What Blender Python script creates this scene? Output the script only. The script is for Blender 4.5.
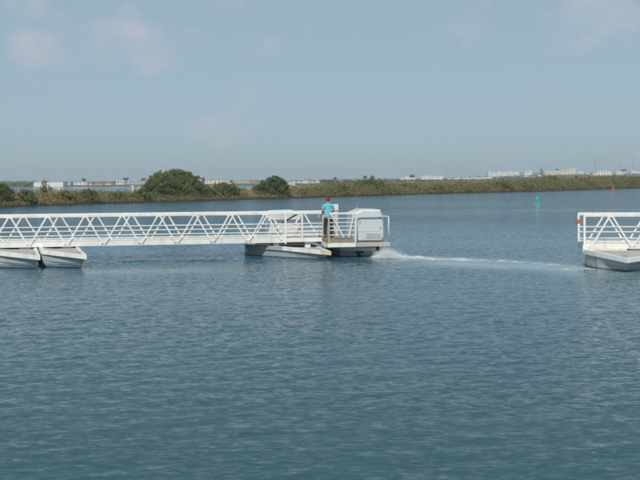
import bpy, bmesh, math, random
import numpy as np
from mathutils import Vector, Matrix, noise

# ------------------------------------------------------------------ clear
for o in list(bpy.data.objects):
    bpy.data.objects.remove(o, do_unlink=True)
R = math.radians
sc = bpy.context.scene
COL = sc.collection

# ------------------------------------------------------------------ camera
EYE = 3.3
cam_d = bpy.data.cameras.new("camera")
cam = bpy.data.objects.new("camera", cam_d)
COL.objects.link(cam)
cam_d.sensor_width = 36.0
cam_d.sensor_fit = 'HORIZONTAL'
cam_d.lens = 36.0 * 900 / 640
cam_d.shift_y = -59.5 / 640
cam_d.clip_start = 0.2
cam_d.clip_end = 20000
cam.matrix_world = Matrix.Translation((0, 0, EYE)) @ Matrix.Rotation(R(90), 4, 'X') @ Matrix.Rotation(R(-0.358), 4, 'Z')
sc.camera = cam

# ------------------------------------------------------------------ sky and sun
SUN_EL = 43.0
SUN_AZ = 188.0      # clockwise from +Y: behind the camera, a little to the left
world = bpy.data.worlds.new("World")
sc.world = world
world.use_nodes = True
wn, wl = world.node_tree.nodes, world.node_tree.links
wn.clear()
w_out = wn.new('ShaderNodeOutputWorld')
w_bg = wn.new('ShaderNodeBackground')
sky = wn.new('ShaderNodeTexSky')
sky.sky_type = 'NISHITA'
sky.sun_disc = False
sky.sun_elevation = R(SUN_EL)
sky.sun_rotation = R(SUN_AZ)
sky.altitude = 0
sky.air_density = 0.8
sky.dust_density = 1.0
sky.ozone_density = 3.0
w_bg.inputs['Strength'].default_value = 0.107
# thin fair-weather cloud wisps, spread over the whole sky
tc = wn.new('ShaderNodeTexCoord')
mp = wn.new('ShaderNodeMapping')
mp.inputs['Location'].default_value = (-12.973, 7.493, -17.447)
mp.inputs['Scale'].default_value = (1.0, 1.0, 1.7)
n1 = wn.new('ShaderNodeTexNoise')
n1.inputs['Scale'].default_value = 10.0
n1.inputs['Detail'].default_value = 7.0
n1.inputs['Roughness'].default_value = 0.5
rmp = wn.new('ShaderNodeMapRange')
rmp.inputs['From Min'].default_value = 0.565
rmp.inputs['From Max'].default_value = 0.74
rmp.inputs['To Min'].default_value = 0.0
rmp.inputs['To Max'].default_value = 0.55
mixc = wn.new('ShaderNodeMix')
mixc.data_type = 'RGBA'
mixc.inputs['B'].default_value = (5.3, 5.2, 5.5, 1)
hsv = wn.new('ShaderNodeHueSaturation')
hsv.inputs['Saturation'].default_value = 0.95
# an even veil of thin high cloud over the whole sky
veil = wn.new('ShaderNodeMix')
veil.data_type = 'RGBA'
veil.inputs['Factor'].default_value = 0.78
veil.inputs['B'].default_value = (3.05, 4.25, 4.95, 1)
wl.new(sky.outputs['Color'], veil.inputs['A'])
wl.new(tc.outputs['Generated'], mp.inputs['Vector'])
wl.new(mp.outputs['Vector'], n1.inputs['Vector'])
wl.new(n1.outputs['Fac'], rmp.inputs['Value'])
wl.new(veil.outputs['Result'], hsv.inputs['Color'])
wl.new(rmp.outputs['Result'], mixc.inputs['Factor'])
wl.new(hsv.outputs['Color'], mixc.inputs['A'])
wl.new(mixc.outputs['Result'], w_bg.inputs['Color'])
wl.new(w_bg.outputs['Background'], w_out.inputs['Surface'])

sun_d = bpy.data.lights.new("sun", 'SUN')
sun_d.energy = 3.2
sun_d.angle = R(0.6)
sun_d.color = (1.0, 0.95, 0.86)
sun = bpy.data.objects.new("sun", sun_d)
COL.objects.link(sun)
sdir = Vector((math.sin(R(SUN_AZ)) * math.cos(R(SUN_EL)), math.cos(R(SUN_AZ)) * math.cos(R(SUN_EL)), math.sin(R(SUN_EL))))
sun.rotation_euler = (-sdir).to_track_quat('-Z', 'Y').to_euler()
sun.location = sdir * 60

vs = sc.view_settings
vs.view_transform = 'Standard'
vs.look = 'None'
vs.exposure = 0.0
vs.gamma = 1.0
vs.use_curve_mapping = False
sc.render.engine = 'CYCLES'
sc.cycles.use_denoising = True
sc.cycles.volume_bounces = 0
sc.cycles.max_bounces = 8
sc.cycles.filter_width = 1.9
sc.cycles.caustics_reflective = False
sc.cycles.caustics_refractive = False

# ------------------------------------------------------------------ helpers
def tag(o, label=None, cat=None, group=None, kind=None):
    if label: o['label'] = label
    if cat: o['category'] = cat
    if group: o['group'] = group
    if kind: o['kind'] = kind
    return o

def empty(name, loc=(0, 0, 0), rz=0.0):
    o = bpy.data.objects.new(name, None)
    o.empty_display_size = 0.2
    COL.objects.link(o)
    o.location = loc
    o.rotation_euler = (0, 0, rz)
    return o

class MB:
    """collects simple shapes into one mesh"""
    def __init__(self):
        self.v = []; self.f = []
    def add(self, vs, fs):
        b = len(self.v)
        self.v += [tuple(p) for p in vs]
        self.f += [tuple(i + b for i in f) for f in fs]
        return self
    def box(self, x0, x1, y0, y1, z0, z1):
        vs = [(x, y, z) for z in (z0, z1) for y in (y0, y1) for x in (x0, x1)]
        return self.add(vs, [(0, 2, 3, 1), (4, 5, 7, 6), (0, 1, 5, 4), (2, 6, 7, 3), (0, 4, 6, 2), (1, 3, 7, 5)])
    def bar(self, p, q, w, d, up=(0, 1, 0)):
        """square bar from p to q: w across, d along `up`"""
        p = Vector(p); q = Vector(q); a = (q - p).normalized()
        u = Vector(up); u = (u - a * u.dot(a)).normalized(); s = a.cross(u)
        vs = []
        for c in (p, q):
            for i, j in ((-1, -1), (1, -1), (1, 1), (-1, 1)):
                vs.append(c + s * (i * w / 2) + u * (j * d / 2))
        return self.add(vs, [(3, 2, 1, 0), (4, 5, 6, 7), (0, 1, 5, 4), (1, 2, 6, 5), (2, 3, 7, 6), (3, 0, 4, 7)])
    def tube(self, pts, radii, n=8, cap=True):
        pts = [Vector(p) for p in pts]
        if not hasattr(radii, '__len__'): radii = [radii] * len(pts)
        rings = []; prev = None
        for i, p in enumerate(pts):
            a = (pts[min(i + 1, len(pts) - 1)] - pts[max(i - 1, 0)]).normalized()
            if prev is None:
                ref = Vector((0, 0, 1)) if abs(a.z) < .9 else Vector((1, 0, 0))
                u = a.cross(ref).normalized()
            else:
                u = (prev - a * prev.dot(a)).normalized()
            prev = u; w = a.cross(u)
            rings.append([p + (u * math.cos(2 * math.pi * k / n) + w * math.sin(2 * math.pi * k / n)) * radii[i] for k in range(n)])
        b = len(self.v)
        for r in rings: self.v += [tuple(p) for p in r]
        for i in range(len(rings) - 1):
            for k in range(n):
                a0 = b + i * n + k; a1 = b + i * n + (k + 1) % n
                self.f.append((a0, a1, a1 + n, a0 + n))
        if cap:
            self.f.append(tuple(b + k for k in reversed(range(n))))
            self.f.append(tuple(b + (len(rings) - 1) * n + k for k in range(n)))
        return self
    def lathe(self, prof, c=(0, 0, 0), n=16):
        b = len(self.v)
        for r, z in prof:
            for k in range(n):
                a = 2 * math.pi * k / n
                self.v.append((c[0] + r * math.cos(a), c[1] + r * math.sin(a), c[2] + z))
        for i in range(len(prof) - 1):
            for k in range(n):
                a0 = b + i * n + k; a1 = b + i * n + (k + 1) % n
                self.f.append((a0, a1, a1 + n, a0 + n))
        self.f.append(tuple(b + k for k in reversed(range(n))))
        self.f.append(tuple(b + (len(prof) - 1) * n + k for k in range(n)))
        return self
    def prism(self, poly, axis, a0, a1):
        """polygon (2-D, counter-clockwise) pushed along an axis"""
        def P(p, t):
            if axis == 'y': return (p[0], t, p[1])
            if axis == 'x': return (t, p[0], p[1])
            return (p[0], p[1], t)
        n = len(poly)
        vs = [P(p, a0) for p in poly] + [P(p, a1) for p in poly]
        fs = [tuple(reversed(range(n))), tuple(range(n, 2 * n))]
        fs += [(i, (i + 1) % n, n + (i + 1) % n, n + i) for i in range(n)]
        return self.add(vs, fs)
    def build(self, name, mat, parent=None, smooth=False, bevel=0.0):
        me = bpy.data.meshes.new(name)
        me.from_pydata(self.v, [], self.f)
        bm = bmesh.new(); bm.from_mesh(me)
        bmesh.ops.recalc_face_normals(bm, faces=bm.faces)
        if bevel: bmesh.ops.bevel(bm, geom=list(bm.edges), offset=bevel, segments=1, affect='EDGES', clamp_overlap=True)
        bm.to_mesh(me); bm.free()
        if smooth: me.shade_smooth()
        me.materials.append(mat)
        o = bpy.data.objects.new(name, me)
        COL.objects.link(o)
        o.parent = parent
        return o

def mesh_np(name, verts, faces, mat, parent=None, tint=None, smooth=False):
    """fast mesh of quads or triangles; tint = per-face colour"""
    me = bpy.data.meshes.new(name)
    verts = np.asarray(verts, dtype=np.float32); faces = np.asarray(faces, dtype=np.int32)
    k = faces.shape[1]
    me.vertices.add(len(verts)); me.vertices.foreach_set('co', verts.ravel())
    me.loops.add(faces.size); me.loops.foreach_set('vertex_index', faces.ravel())
    me.polygons.add(len(faces))
    me.polygons.foreach_set('loop_start', np.arange(0, faces.size, k, dtype=np.int32))
    me.update(calc_edges=True)
    if tint is not None:
        at = me.attributes.new('tint', 'FLOAT_COLOR', 'FACE')
        c = np.ones((len(faces), 4), dtype=np.float32); c[:, :3] = tint
        at.data.foreach_set('color', c.ravel())
    if smooth: me.shade_smooth()
    me.validate()
    me.materials.append(mat)
    o = bpy.data.objects.new(name, me)
    COL.objects.link(o); o.parent = parent
    return o

def horizon(px): return 182.5 - 4.0 * px / 640.0
def at(px, py, d):
    """a measured direction in the photo and a distance give a place in the world"""
    return ((px - 320) / 900 * d, d, EYE + (horizon(px) - py) * d / 900)

# ------------------------------------------------------------------ materials
def new_mat(name):
    m = bpy.data.materials.new(name); m.use_nodes = True
    nt = m.node_tree
    return m, nt, nt.nodes['Principled BSDF']

def paint(name, c, rough=0.5, var=0.12, scale=3.0, dirt=None, dirt_amt=0.0, bump=0.0, metal=0.0, streak=False):
    """painted / plain surface with soft blotches and optional stains"""
    m, nt, p = new_mat(name); N, L = nt.nodes, nt.links
    p.inputs['Roughness'].default_value = rough
    p.inputs['Metallic'].default_value = metal
    co = N.new('ShaderNodeTexCoord')
    nz = N.new('ShaderNodeTexNoise'); nz.inputs['Scale'].default_value = scale; nz.inputs['Detail'].default_value = 6
    L.new(co.outputs['Object'], nz.inputs['Vector'])
    r = N.new('ShaderNodeMapRange'); r.inputs['From Min'].default_value = .3; r.inputs['From Max'].default_value = .7
    r.inputs['To Min'].default_value = 1 - var; r.inputs['To Max'].default_value = 1 + var * .5
    L.new(nz.outputs['Fac'], r.inputs['Value'])
    mx = N.new('ShaderNodeMix'); mx.data_type = 'RGBA'; mx.blend_type = 'MULTIPLY'
    mx.inputs['Factor'].default_value = 1; mx.inputs['A'].default_value = (*c, 1)
    L.new(r.outputs['Result'], mx.inputs['B'])
    last = mx.outputs['Result']
    if dirt:
        mp = N.new('ShaderNodeMapping')
        mp.inputs['Scale'].default_value = (1, 1, .18) if streak else (1, 1, 1)
        L.new(co.outputs['Object'], mp.inputs['Vector'])
        nd = N.new('ShaderNodeTexNoise'); nd.inputs['Scale'].default_value = scale * 1.7; nd.inputs['Detail'].default_value = 8
        L.new(mp.outputs['Vector'], nd.inputs['Vector'])
        rd = N.new('ShaderNodeMapRange'); rd.inputs['From Min'].default_value = .5; rd.inputs['From Max'].default_value = .72
        rd.inputs['To Max'].default_value = dirt_amt
        L.new(nd.outputs['Fac'], rd.inputs['Value'])
        m2 = N.new('ShaderNodeMix'); m2.data_type = 'RGBA'
        m2.inputs['B'].default_value = (*dirt, 1)
        L.new(rd.outputs['Result'], m2.inputs['Factor']); L.new(last, m2.inputs['A'])
        last = m2.outputs['Result']
    L.new(last, p.inputs['Base Color'])
    if bump:
        b = N.new('ShaderNodeBump'); b.inputs['Strength'].default_value = bump; b.inputs['Distance'].default_value = .02
        nb = N.new('ShaderNodeTexNoise'); nb.inputs['Scale'].default_value = scale * 8; nb.inputs['Detail'].default_value = 4
        L.new(co.outputs['Object'], nb.inputs['Vector']); L.new(nb.outputs['Fac'], b.inputs['Height'])
        L.new(b.outputs['Normal'], p.inputs['Normal'])
    return m

def leaf_mat(name, rough=0.7):
    m, nt, p = new_mat(name); N, L = nt.nodes, nt.links
    a = N.new('ShaderNodeAttribute'); a.attribute_name = 'tint'
    L.new(a.outputs['Color'], p.inputs['Base Color'])
    p.inputs['Roughness'].default_value = rough
    p.inputs['Specular IOR Level'].default_value = .2
    return m

M = {}
M['white'] = paint('white_paint', (.79, .79, .765), .5, .08, 2.5, (.50, .42, .32), .42, streak=True)
M['cream'] = paint('cream_paint', (.74, .68, .56), .55, .10, 3.0, (.45, .30, .17), .4, streak=True)
M['rusty'] = paint('rust_stained_paint', (.52, .42, .30), .7, .2, 6.0, (.30, .15, .07), .7)
M['orange'] = paint('rust_orange', (.42, .18, .07), .7, .2, 9.0)
M['hull'] = paint('hull_grey_paint', (.44, .46, .465), .55, .10, 1.6, (.26, .25, .22), .5, streak=True)
M['hull_deck'] = paint('hull_deck_grey', (.44, .42, .39), .8, .12, 3.0, (.30, .27, .22), .5)
M['stripe'] = paint('antifouling_blue', (.13, .27, .42), .7, .2, 2.5, (.30, .33, .32), .9)
M['weed'] = paint('waterline_weed', (.09, .10, .07), .8, .3, 4.0)
M['stain'] = paint('yellow_stain', (.60, .53, .36), .7, .2, 5.0)
M['deck'] = paint('deck_plate', (.40, .36, .31), .8, .15, 3.0, (.25, .19, .13), .6)
M['grey_beam'] = paint('bare_grey_steel', (.46, .44, .40), .6, .12, 3.0, (.33, .25, .17), .5)
M['housing'] = paint('housing_shell', (.60, .635, .645), .42, .06, 1.5, (.48, .46, .42), .3, streak=True)
M['housing_dark'] = paint('housing_vent', (.52, .545, .55), .5, .1, 3.0)
M['black'] = paint('black_engine', (.018, .018, .02), .45, .2, 5.0)
M['console'] = paint('console_grey', (.55, .57, .57), .5, .08, 3.0)
M['gap_strip'] = paint('dark_gap_strip', (.05, .09, .13), .12, .1, 2.0)
M['wood'] = paint('weathered_wood', (.31, .265, .215), .8, .25, 4.0, (.2, .13, .08), .5)
M['foam'] = paint('foam_white', (.90, .91, .91), .7, .05, 8.0)
M['green'] = paint('buoy_green', (.02, .42, .20), .4, .08, 3.0)
M['red'] = paint('buoy_red', (.60, .08, .04), .45, .1, 3.0)
M['steel'] = paint('galvanised_steel', (.35, .37, .38), .5, .1, 2.0)
M['crane'] = paint('crane_paint', (.45, .36, .30), .5, .1, 2.0)
M['bark'] = paint('bark', (.10, .075, .05), .9, .3, 6.0)
M['leaf'] = leaf_mat('foliage')

# water -------------------------------------------------------------
def water_mat():
    m, nt, p = new_mat('lagoon_water'); N, L = nt.nodes, nt.links
    p.inputs['Base Color'].default_value = (.018, .066, .090, 1)
    p.inputs['Roughness'].default_value = .06
    p.inputs['IOR'].default_value = 1.333
    geo = N.new('ShaderNodeNewGeometry')
    rip = N.new('ShaderNodeAttribute'); rip.attribute_name = 'ripple'
    def nz(scale, sx, sy, detail, rough=.5, rot=0.0, out='Fac', off=0.0):
        mp = N.new('ShaderNodeMapping'); mp.inputs['Scale'].default_value = (sx, sy, 1); mp.inputs['Rotation'].default_value = (0, 0, rot)
        mp.inputs['Location'].default_value = (off, off * .7, off)
        L.new(geo.outputs['Position'], mp.inputs['Vector'])
        t = N.new('ShaderNodeTexNoise'); t.inputs['Scale'].default_value = scale
        t.inputs['Detail'].default_value = detail; t.inputs['Roughness'].default_value = rough
        L.new(mp.outputs['Vector'], t.inputs['Vector'])
        return t.outputs[out]
    def vmath(op, a, b):
        v = N.new('ShaderNodeVectorMath'); v.operation = op
        for k, q in enumerate((a, b)):
            if isinstance(q, tuple): v.inputs[k].default_value = q
            elif q is not None: L.new(q, v.inputs[k])
        return v.outputs['Vector']
    big = nz(.05, .45, 1.8, 4, .55, .1)      # wind patches
    mr = N.new('ShaderNodeMapRange'); mr.inputs['From Min'].default_value = .32; mr.inputs['From Max'].default_value = .68
    mr.inputs['To Min'].default_value = .55; mr.inputs['To Max'].default_value = 1.25
    L.new(big, mr.inputs['Value'])
    ml = N.new('ShaderNodeMath'); ml.operation = 'MULTIPLY'
    L.new(mr.outputs['Result'], ml.inputs[0]); L.new(rip.outputs['Fac'], ml.inputs[1])
    # ripple slopes of three sizes
    tot = None
    for (sc_, sx, sy, det, k, rot, off) in ((18.0, .55, 1.15, 2, .42, .12, 3.0), (7.6, .5, 1.15, 2, .50, -.12, 11.0), (2.0, .5, 1.4, 2, .12, .1, 23.0)):
        v = vmath('SUBTRACT', nz(sc_, sx, sy, det, .55, rot, 'Color', off), (.5, .5, .5))
        v = vmath('MULTIPLY', v, (k * .8, k * 1.25, 0))
        tot = v if tot is None else vmath('ADD', tot, v)
    sv = N.new('ShaderNodeVectorMath'); sv.operation = 'SCALE'
    L.new(tot, sv.inputs[0]); L.new(ml.outputs[0], sv.inputs['Scale'])
    lean = vmath('ADD', sv.outputs['Vector'], (0.0, -.020, 0.0))      # normals tilted towards the camera so the ripples reflect higher sky
    nrm = vmath('NORMALIZE', vmath('ADD', geo.outputs['Normal'], lean), None)
    L.new(nrm, p.inputs['Normal'])
    # foam, aerated water and a painted pale sky reflection where the motor has passed
    fo = N.new('ShaderNodeAttribute'); fo.attribute_name = 'foam'
    def mapr(src, a, b, c, d):
        q = N.new('ShaderNodeMapRange'); q.inputs['From Min'].default_value = a; q.inputs['From Max'].default_value = b
        q.inputs['To Min'].default_value = c; q.inputs['To Max'].default_value = d
        L.new(src, q.inputs['Value']); return q.outputs['Result']
    def math_(op, a, b):
        q = N.new('ShaderNodeMath'); q.operation = op; q.use_clamp = True
        for k, w in enumerate((a, b)):
            if isinstance(w, float): q.inputs[k].default_value = w
            else: L.new(w, q.inputs[k])
        return q.outputs[0]
    lace = nz(3.2, .6, 1.6, 7, .68, .05, 'Fac', 40.0)
    white = mapr(math_('ADD', math_('MULTIPLY', fo.outputs['Fac'], .75), math_('SUBTRACT', lace, .42)), .30, .80, 0.0, .95)
    wash_tone = N.new('ShaderNodeMix'); wash_tone.data_type = 'RGBA'
    # water colour greener close in, bluer farther out
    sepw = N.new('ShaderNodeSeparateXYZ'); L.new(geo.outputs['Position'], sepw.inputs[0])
    body_col = N.new('ShaderNodeMix'); body_col.data_type = 'RGBA'
    body_col.inputs['A'].default_value = (.022, .076, .094, 1); body_col.inputs['B'].default_value = (.020, .112, .195, 1)
    L.new(mapr(sepw.outputs['Y'], 14.0, 60.0, 0.0, 1.0), body_col.inputs['Factor']); L.new(body_col.outputs['Result'], wash_tone.inputs['A'])
    wash_tone.inputs['B'].default_value = (.36, .45, .46, 1)
    wa = N.new('ShaderNodeAttribute'); wa.attribute_name = 'wash'
    patchy = mapr(nz(.9, .6, 1.5, 4, .6, .05, 'Fac', 60.0), .35, .65, .55, 1.0)
    L.new(math_('MULTIPLY', wa.outputs['Fac'], patchy), wash_tone.inputs['Factor'])
    fm = N.new('ShaderNodeMix'); fm.data_type = 'RGBA'; fm.inputs['B'].default_value = (.80, .83, .83, 1)
    L.new(white, fm.inputs['Factor']); L.new(wash_tone.outputs['Result'], fm.inputs['A'])
    L.new(fm.outputs['Result'], p.inputs['Base Color'])
    L.new(mapr(white, 0.0, 1.0, .06, .7), p.inputs['Roughness'])
    return m
M['water'] = water_mat()

# ground ------------------------------------------------------------
def soil_mat(name, c1, c2, c3, scale):
    m, nt, p = new_mat(name); N, L = nt.nodes, nt.links
    p.inputs['Roughness'].default_value = .95
    p.inputs['Specular IOR Level'].default_value = .1
    geo = N.new('ShaderNodeNewGeometry')
    t = N.new('ShaderNodeTexNoise'); t.inputs['Scale'].default_value = scale; t.inputs['Detail'].default_value = 8
    L.new(geo.outputs['Position'], t.inputs['Vector'])
    cr = N.new('ShaderNodeValToRGB')
    cr.color_ramp.elements[0].position = .35; cr.color_ramp.elements[0].color = (*c1, 1)
    cr.color_ramp.elements[1].position = .68; cr.color_ramp.elements[1].color = (*c3, 1)
    e = cr.color_ramp.elements.new(.52); e.color = (*c2, 1)
    L.new(t.outputs['Fac'], cr.inputs['Fac'])
    # wet mud along the water's edge
    sep = N.new('ShaderNodeSeparateXYZ'); L.new(geo.outputs['Position'], sep.inputs[0])
    mr = N.new('ShaderNodeMapRange'); mr.inputs['From Min'].default_value = .15; mr.inputs['From Max'].default_value = .55
    L.new(sep.outputs['Z'], mr.inputs['Value'])
    mx = N.new('ShaderNodeMix'); mx.data_type = 'RGBA'; mx.inputs['A'].default_value = (.045, .038, .026, 1)
    L.new(mr.outputs['Result'], mx.inputs['Factor']); L.new(cr.outputs['Color'], mx.inputs['B'])
    L.new(mx.outputs['Result'], p.inputs['Base Color'])
    return m
M['bank'] = soil_mat('salt_marsh_soil', (.12, .10, .055), (.22, .17, .10), (.34, .26, .16), .35)
M['land'] = soil_mat('far_dry_land', (.13, .13, .075), (.20, .17, .11), (.28, .23, .16), .012)

# ------------------------------------------------------------------ water sheet
WAKE = [(2.6, 38.6), (3.87, 38.2), (5.1, 37.5), (6.5, 36.5), (8.0, 35.9), (9.3, 34.3), (10.0, 33.0)]
def seg_dist(x, y, pts):
    d = np.full(x.shape, 1e9); s = np.zeros(x.shape); acc = 0.0
    for (x0, y0), (x1, y1) in zip(pts[:-1], pts[1:]):
        vx, vy = x1 - x0, y1 - y0; l2 = vx * vx + vy * vy
        t = np.clip(((x - x0) * vx + (y - y0) * vy) / l2, 0, 1)
        dd = np.hypot(x - x0 - t * vx, y - y0 - t * vy)
        m = dd < d
        d = np.where(m, dd, d); s = np.where(m, acc + t * math.sqrt(l2), s); acc += math.sqrt(l2)
    return d, s

def sstep(a, b, x):
    t = np.clip((x - a) / (b - a), 0, 1); return t * t * (3 - 2 * t)

rs = np.random.RandomState(7)
WAVES = []
for i in range(70):
    lam = 0.30 * (1.25 / .30) ** (i / 69.0)
    ang = math.pi / 2 + .25 + rs.normal(0, .55)
    slope = .0125 * (1.0 if lam < .45 else (.45 / lam) ** 1.2)
    WAVES.append((2 * math.pi / lam * math.cos(ang), 2 * math.pi / lam * math.sin(ang), rs.uniform(0, 6.283), slope * lam / (2 * math.pi)))

def wind_patch(x, y):
    """large soft streaks of rougher and calmer water"""
    return .5 + .25 * np.sin(x * .21 + 1.1 + .6 * np.sin(y * .33)) * np.sin(y * .45 + .4 * np.sin(x * .17)) + .25 * np.sin(x * .09 - y * .62 + 2.0)

def ripple_mask(x, y):
    r = .72 + .45 * wind_patch(x, y)
    # lee of the quay close in front of the camera
    edge = 12.6 - .06 * x + .5 * np.sin(x * .8) + .3 * np.sin(x * 2.1 + 1)
    r = r * (.85 + .15 * sstep(edge - 1.2, edge + .6, y))
    # sheltered strip along the pontoons on the left
    r = r * (1 - .55 * np.exp(-((y - 34.0 - .05 * x) / 1.6) ** 2) * sstep(-1.5, -5.5, x))
    # wash of the motor
    d, s = seg_dist(x, y + 1.2, WAKE)
    r = r * (1 - .72 * np.exp(-(d / 1.4) ** 2))
    d2, _ = seg_dist(x, y, [(9.5, 31.0), (12.5, 30.3), (16, 30.0)])
    r = r * (1 - .45 * np.exp(-(d2 / 1.1) ** 2))
    return r * (1 + .75 * sstep(18, 60, y))

def foam_mask(x, y):
    d, s = seg_dist(x, y, WAKE)
    wid = .30 + .07 * s + .18 * np.sin(x * 1.7 + .5) ** 2
    brk = .5 + .5 * np.sin(x * 3.1 + 1.3 * np.sin(y * 5.0 + x)) * np.sin(x * 7.3 + y * 4.0)
    core = np.exp(-(d / wid) ** 2) * (1.0 - .07 * s) * (.62 + .38 * brk)
    d2, s2 = seg_dist(x, y + 1.1, WAKE)
    boil = 1.1 * np.exp(-(((x - 3.0) / .70) ** 2 + ((y - 38.05) / .40) ** 2))
    curl = .55 * np.exp(-((y - 33.0 + .35 * np.abs(x - 9.7)) / .25) ** 2) * sstep(8.9, 9.5, x) * sstep(11.6, 10.6, x)
    return np.clip(np.maximum(core, np.maximum(boil, curl)), 0, 1)

def wash_sheen_mask(x, y):
    d, s = seg_dist(x, y + .7, WAKE)
    near = np.exp(-(d / .8) ** 2) * (1 - .05 * s)
    d2, s2 = seg_dist(x, y + 1.9, WAKE)
    m = np.maximum(.75 * near, .75 * np.exp(-(d2 / 1.4) ** 2) * sstep(.5, 3.0, s2))  # sky reflection of the smooth wash, put in as a paler colour
    m = np.maximum(m, .30 * np.exp(-((y - 33.6 - .05 * x) / 1.0) ** 2) * sstep(-2.5, -6.0, x))      # pale reflection of the left pontoons, painted into the water colour
    return np.clip(m, 0, 1)

def wave_height(x, y):
    h = np.zeros(x.shape)
    for kx, ky, ph, a in WAVES:
        h += a * np.sin(kx * x + ky * y + ph)
    h *= ripple_mask(x, y) * (1 - .3 * sstep(18, 60, y))
    # rolls thrown up beside the wake
    d, s = seg_dist(x, y - .55, WAKE)
    h += .055 * np.exp(-(d / .28) ** 2) * sstep(0.2, 1.0, s) * sstep(8.6, 5.0, s)
    d, s = seg_dist(x, y + .1, WAKE)
    turb = np.sin(x * 9.1 + 2 * np.sin(y * 7)) * np.sin(y * 8.3 + 1.7 * np.sin(x * 6.1))
    h += .035 * turb * np.exp(-(d / .5) ** 2) * sstep(8.6, 5.0, s)
    # low swell line passing the left pontoons
    h += .05 * np.exp(-((y - 37.4 - .03 * (x + 6)) / .25) ** 2) * sstep(-9, -7, x) * sstep(-.5, -2, x) * (0.6 + .4 * np.sin(x * 2.3))
    return h

def build_water():
    x0, x1, y0, y1 = -25.0, 25.0, 7.0, 62.0
    nx, ny = 420, 520
    xs = np.linspace(x0, x1, nx + 1); ys = np.linspace(y0, y1, ny + 1)
    X, Y = np.meshgrid(xs, ys)
    edge = np.minimum(np.minimum(X - x0, x1 - X) / 2.0, np.minimum((Y - y0) / 1.0, (y1 - Y) / 26.0))
    H = wave_height(X, Y) * np.clip(edge, 0, 1)
    V = np.stack([X, Y, H], -1).reshape(-1, 3)
    rip = ripple_mask(X, Y).ravel()
    rip = rip * np.clip(edge, 0, 1).ravel() + (1 - np.clip(edge, 0, 1).ravel()) * 2.0
    idx = np.arange((nx + 1) * (ny + 1)).reshape(ny + 1, nx + 1)
    F = np.stack([idx[:-1, :-1], idx[:-1, 1:], idx[1:, 1:], idx[1:, :-1]], -1).reshape(-1, 4)
    # the flat rest of the sheet, out to the horizon
    BX, B0, B1 = 6000.0, -250.0, 7600.0
    ex = [-BX, x0, x1, BX]; ey = [B0, y0, y1, B1]
    o = len(V)
    EV = np.array([(a, b, 0) for b in ey for a in ex], dtype=float)
    EF = [(o + j * 4 + i, o + j * 4 + i + 1, o + j * 4 + i + 5, o + j * 4 + i + 4) for j in range(3) for i in range(3) if not (i == 1 and j == 1)]
    V = np.vstack([V, EV]); F = np.vstack([F, np.array(EF)])
    rip = np.concatenate([rip, np.full(16, 2.0)])
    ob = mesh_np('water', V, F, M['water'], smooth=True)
    a = ob.data.attributes.new('ripple', 'FLOAT', 'POINT')
    a.data.foreach_set('value', rip.astype(np.float32))
    fo = np.concatenate([foam_mask(X, Y).ravel(), np.zeros(16)])
    a = ob.data.attributes.new('foam', 'FLOAT', 'POINT')
    a.data.foreach_set('value', fo.astype(np.float32))
    a = ob.data.attributes.new('wash', 'FLOAT', 'POINT')
    a.data.foreach_set('value', np.concatenate([wash_sheen_mask(X, Y).ravel(), np.zeros(16)]).astype(np.float32))
    tag(ob, 'rippled blue grey lagoon water filling the foreground', 'water', kind='structure')
build_water()

# ------------------------------------------------------------------ island bank across the channel
SHORE = [(-95, 40), (-68, 82), (-42.3, 119), (-26.8, 142), (-5.6, 167), (25.5, 209), (55.5, 238), (110, 309), (175, 392), (270, 505)]
def shore_at(s):
    acc = 0
    for (a, b), (c, d) in zip(SHORE[:-1], SHORE[1:]):
        l = math.hypot(c - a, d - b)
        if s <= acc + l or (c, d) == SHORE[-1]:
            t = (s - acc) / l
            return a + t * (c - a), b + t * (d - b), -(d - b) / l, (c - a) / l   # point + inland normal (left of travel)
        acc += l
SLEN = sum(math.hypot(c - a, d - b) for (a, b), (c, d) in zip(SHORE[:-1], SHORE[1:]))
def shore_pt(s, v):
    s0 = max(0, s - 6); s1 = min(SLEN - .01, s + 6)
    x, y, _, _ = shore_at(s); ax, ay, nx0, ny0 = shore_at(s0); bx, by, nx1, ny1 = shore_at(s1)
    n = Vector((nx0 + nx1, ny0 + ny1)).normalized()
    w = 1.1 * noise.noise(Vector((s * .11, 3.0, 0))) + .5 * noise.noise(Vector((s * .4, 7.0, 0)))
    return x + n.x * (v + w), y + n.y * (v + w)
def bank_h(s, v):
    prof = [(-3, -.6), (0, .02), (.7, .2), (2.5, .6), (8, 1.0), (14, 1.4), (24, 1.5), (30, .3), (35, -.6)]
    for (a, ha), (b, hb) in zip(prof[:-1], prof[1:]):
        if v <= b:
            h = ha + (hb - ha) * (v - a) / (b - a); break
    if 1 < v < 27: h += .22 * noise.noise(Vector((s * .12, v * .2, 1.0)))
    return h
def px_of(x, y): return 320 + 900 * x / y

def build_bank():
    vs_ = [-3, 0, .25, .5, 1.2, 2.5, 4, 6, 8, 11, 14, 20, 24, 27, 30, 35]
    ss = np.arange(0, SLEN - 1, 1.5)
    V = []; F = []
    for s in ss:
        for v in vs_:
            x, y = shore_pt(s, v); V.append((x, y, bank_h(s, v)))
    n = len(vs_)
    for i in range(len(ss) - 1):
        for j in range(n - 1):
            F.append((i * n + j, (i + 1) * n + j, (i + 1) * n + j + 1, i * n + j + 1))
    o = mesh_np('island_bank', V, F, M['bank'], smooth=True)
    tag(o, 'low muddy island bank along the far side of the channel', 'bank', kind='structure')
build_bank()

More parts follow.
